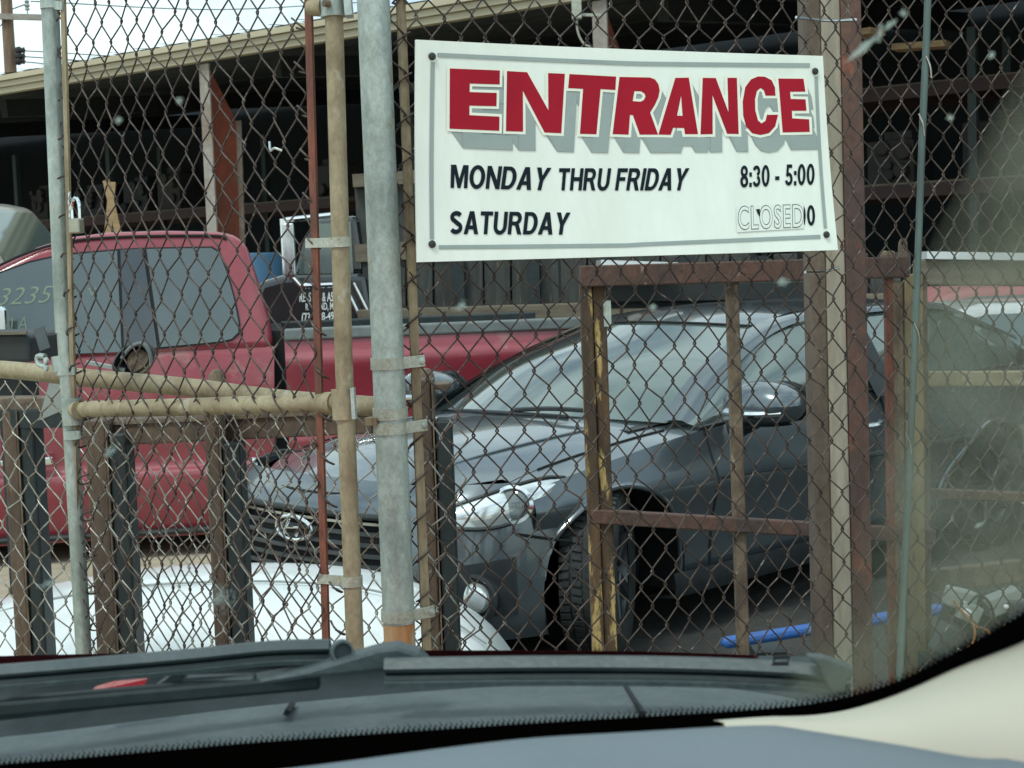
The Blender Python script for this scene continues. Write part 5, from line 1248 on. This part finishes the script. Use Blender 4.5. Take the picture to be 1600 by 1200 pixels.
ar = MB().prism([P(x, y, 1.045) for x, y in ((380, 1064), (480, 1046), (590, 1014), (620, 1010), (655, 1020), (676, 1042), (600, 1050), (480, 1062), (400, 1074))], (0, .02, 0)).build('wiper_arm', 'wiper_grey', own, bevel=.004)
sub(MB().bar(P(-300, 1146, 1.0), P(245, 1086, 1.05), .009, .014).build('arm_rod', 'wiper_grey', ar, bevel=.002))
sub(MB().bar(P(243, 1088, 1.05), P(292, 1052, 1.055), .013, .012).build('arm_joint', 'wiper_grey', ar, bevel=.003))
sub(MB().bar(P(285, 1066, 1.05), P(400, 1062, 1.05), .008, .012).build('arm_link', 'wiper_grey', ar, bevel=.002))
sub(MB().bar(P(-200, 1123, 1.0), P(500, 1062, 1.06), .012, .014).build('arm_lower', 'rubber', ar, bevel=.003))
sub(MB().bar(P(10, 1064, 1.03), P(62, 1058, 1.03), .004, .01).build('arm_clip', 'grey_sheet', ar))
MB().prism([P(x, y, 1.10) for x, y in ((138, 1084), (175, 1073), (229, 1061), (226, 1071), (196, 1078))], (0, .02, 0)).build('hood_sliver', 'hood_red', own)  # red piece added to stand for the hood glimpsed through the gap
# dust film on the unswept right part of the glass: fine specks, one mass
def film(n, fn, size, name, matn, seed):
    rng = np.random.default_rng(seed); V = []; 
    cnt = 0
    pts = fn(rng, n)
    for (px, py, s_) in pts:
        c = WSP(px, py, .002); a = rng.uniform(0, 6.28); r = size * s_
        for k in range(3): V.append((c.x + r * math.cos(a + k * 2.094), c.y - r * .6 * math.sin(a + k * 2.094), c.z + r * math.sin(a + k * 2.094)))
    V = np.array(V); return np_mesh(name, V, np.arange(len(V)).reshape(-1, 3), matn, own, smooth=False, kind='stuff')
def edge_x(y): return interp([(-50, 1640), (100, 1590), (250, 1520), (400, 1450), (600, 1405), (760, 1365), (860, 1338), (960, 1310), (1040, 1250), (1110, 1180)], y)
def dusty(rng, n):
    out = []; st = 1.25
    ph = rng.uniform(0, 6.28, 8)
    y = 60.0
    while y < 1100:
        x = edge_x(y) - 32
        while x < 1610:
            if y < interp(FT, x) - 4:
                xx, yy = x + rng.uniform(-.5, .5), y + rng.uniform(-.5, .5)
                e = (xx - edge_x(yy) + 30) / 120.0; e = min(1, max(0, e)); e = e * e * (3 - 2 * e)
                dn = .72 + .28 * math.sin(xx * .021 + ph[0] + 1.5 * math.sin(yy * .011 + ph[1])) * math.sin(yy * .017 + ph[2])
                fall = interp([(60, .35), (250, .6), (500, .9), (800, 1.0), (1100, 1.05)], yy)
                s_ = e * dn * fall
                if s_ > .06: out.append((xx, yy, math.sqrt(s_)))
            x += st
        y += st
    return out
film(0, dusty, .00030, 'dust_film', 'dust', 2)
def smear(cx, cy, ln, wd, ang, n, seed):
    def f(rng, _):
        out = []
        for _i in range(n):
            t = rng.normal(0, .42); w = rng.normal(0, .40) * (1 - .5 * abs(t))
            dx, dy = t * ln, w * wd; out.append((cx + dx * math.cos(ang) - dy * math.sin(ang), cy + dx * math.sin(ang) + dy * math.cos(ang), rng.uniform(.5, 1.3)))
        return out
    return film(n, f, .00038, 'bug_smear', 'splat', seed)
for i, (cx, cy, ln, wd, an, n_) in enumerate(((1348, 75, 30, 6, -.68, 420), (1392, 38, 12, 5, -.75, 120), (1412, 20, 5, 7, 0, 60), (1549, 86, 6, 5, -.8, 70), (345, 935, 26, 30, -.4, 330), (75, 912, 18, 8, -.3, 110), (172, 705, 14, 8, -.7, 90), (1222, 440, 12, 6, 0, 70), (1530, 820, 8, 4, -.5, 60), (1375, 52, 5, 22, .2, 60), (185, 188, 6, 6, 0, 40), (720, 478, 14, 8, -.6, 70), (1020, 480, 6, 6, 0, 50), (1485, 184, 5, 4, 0, 30), (280, 157, 6, 8, 0, 30))):
    smear(cx, cy, ln, wd, an, n_, 100 + i)
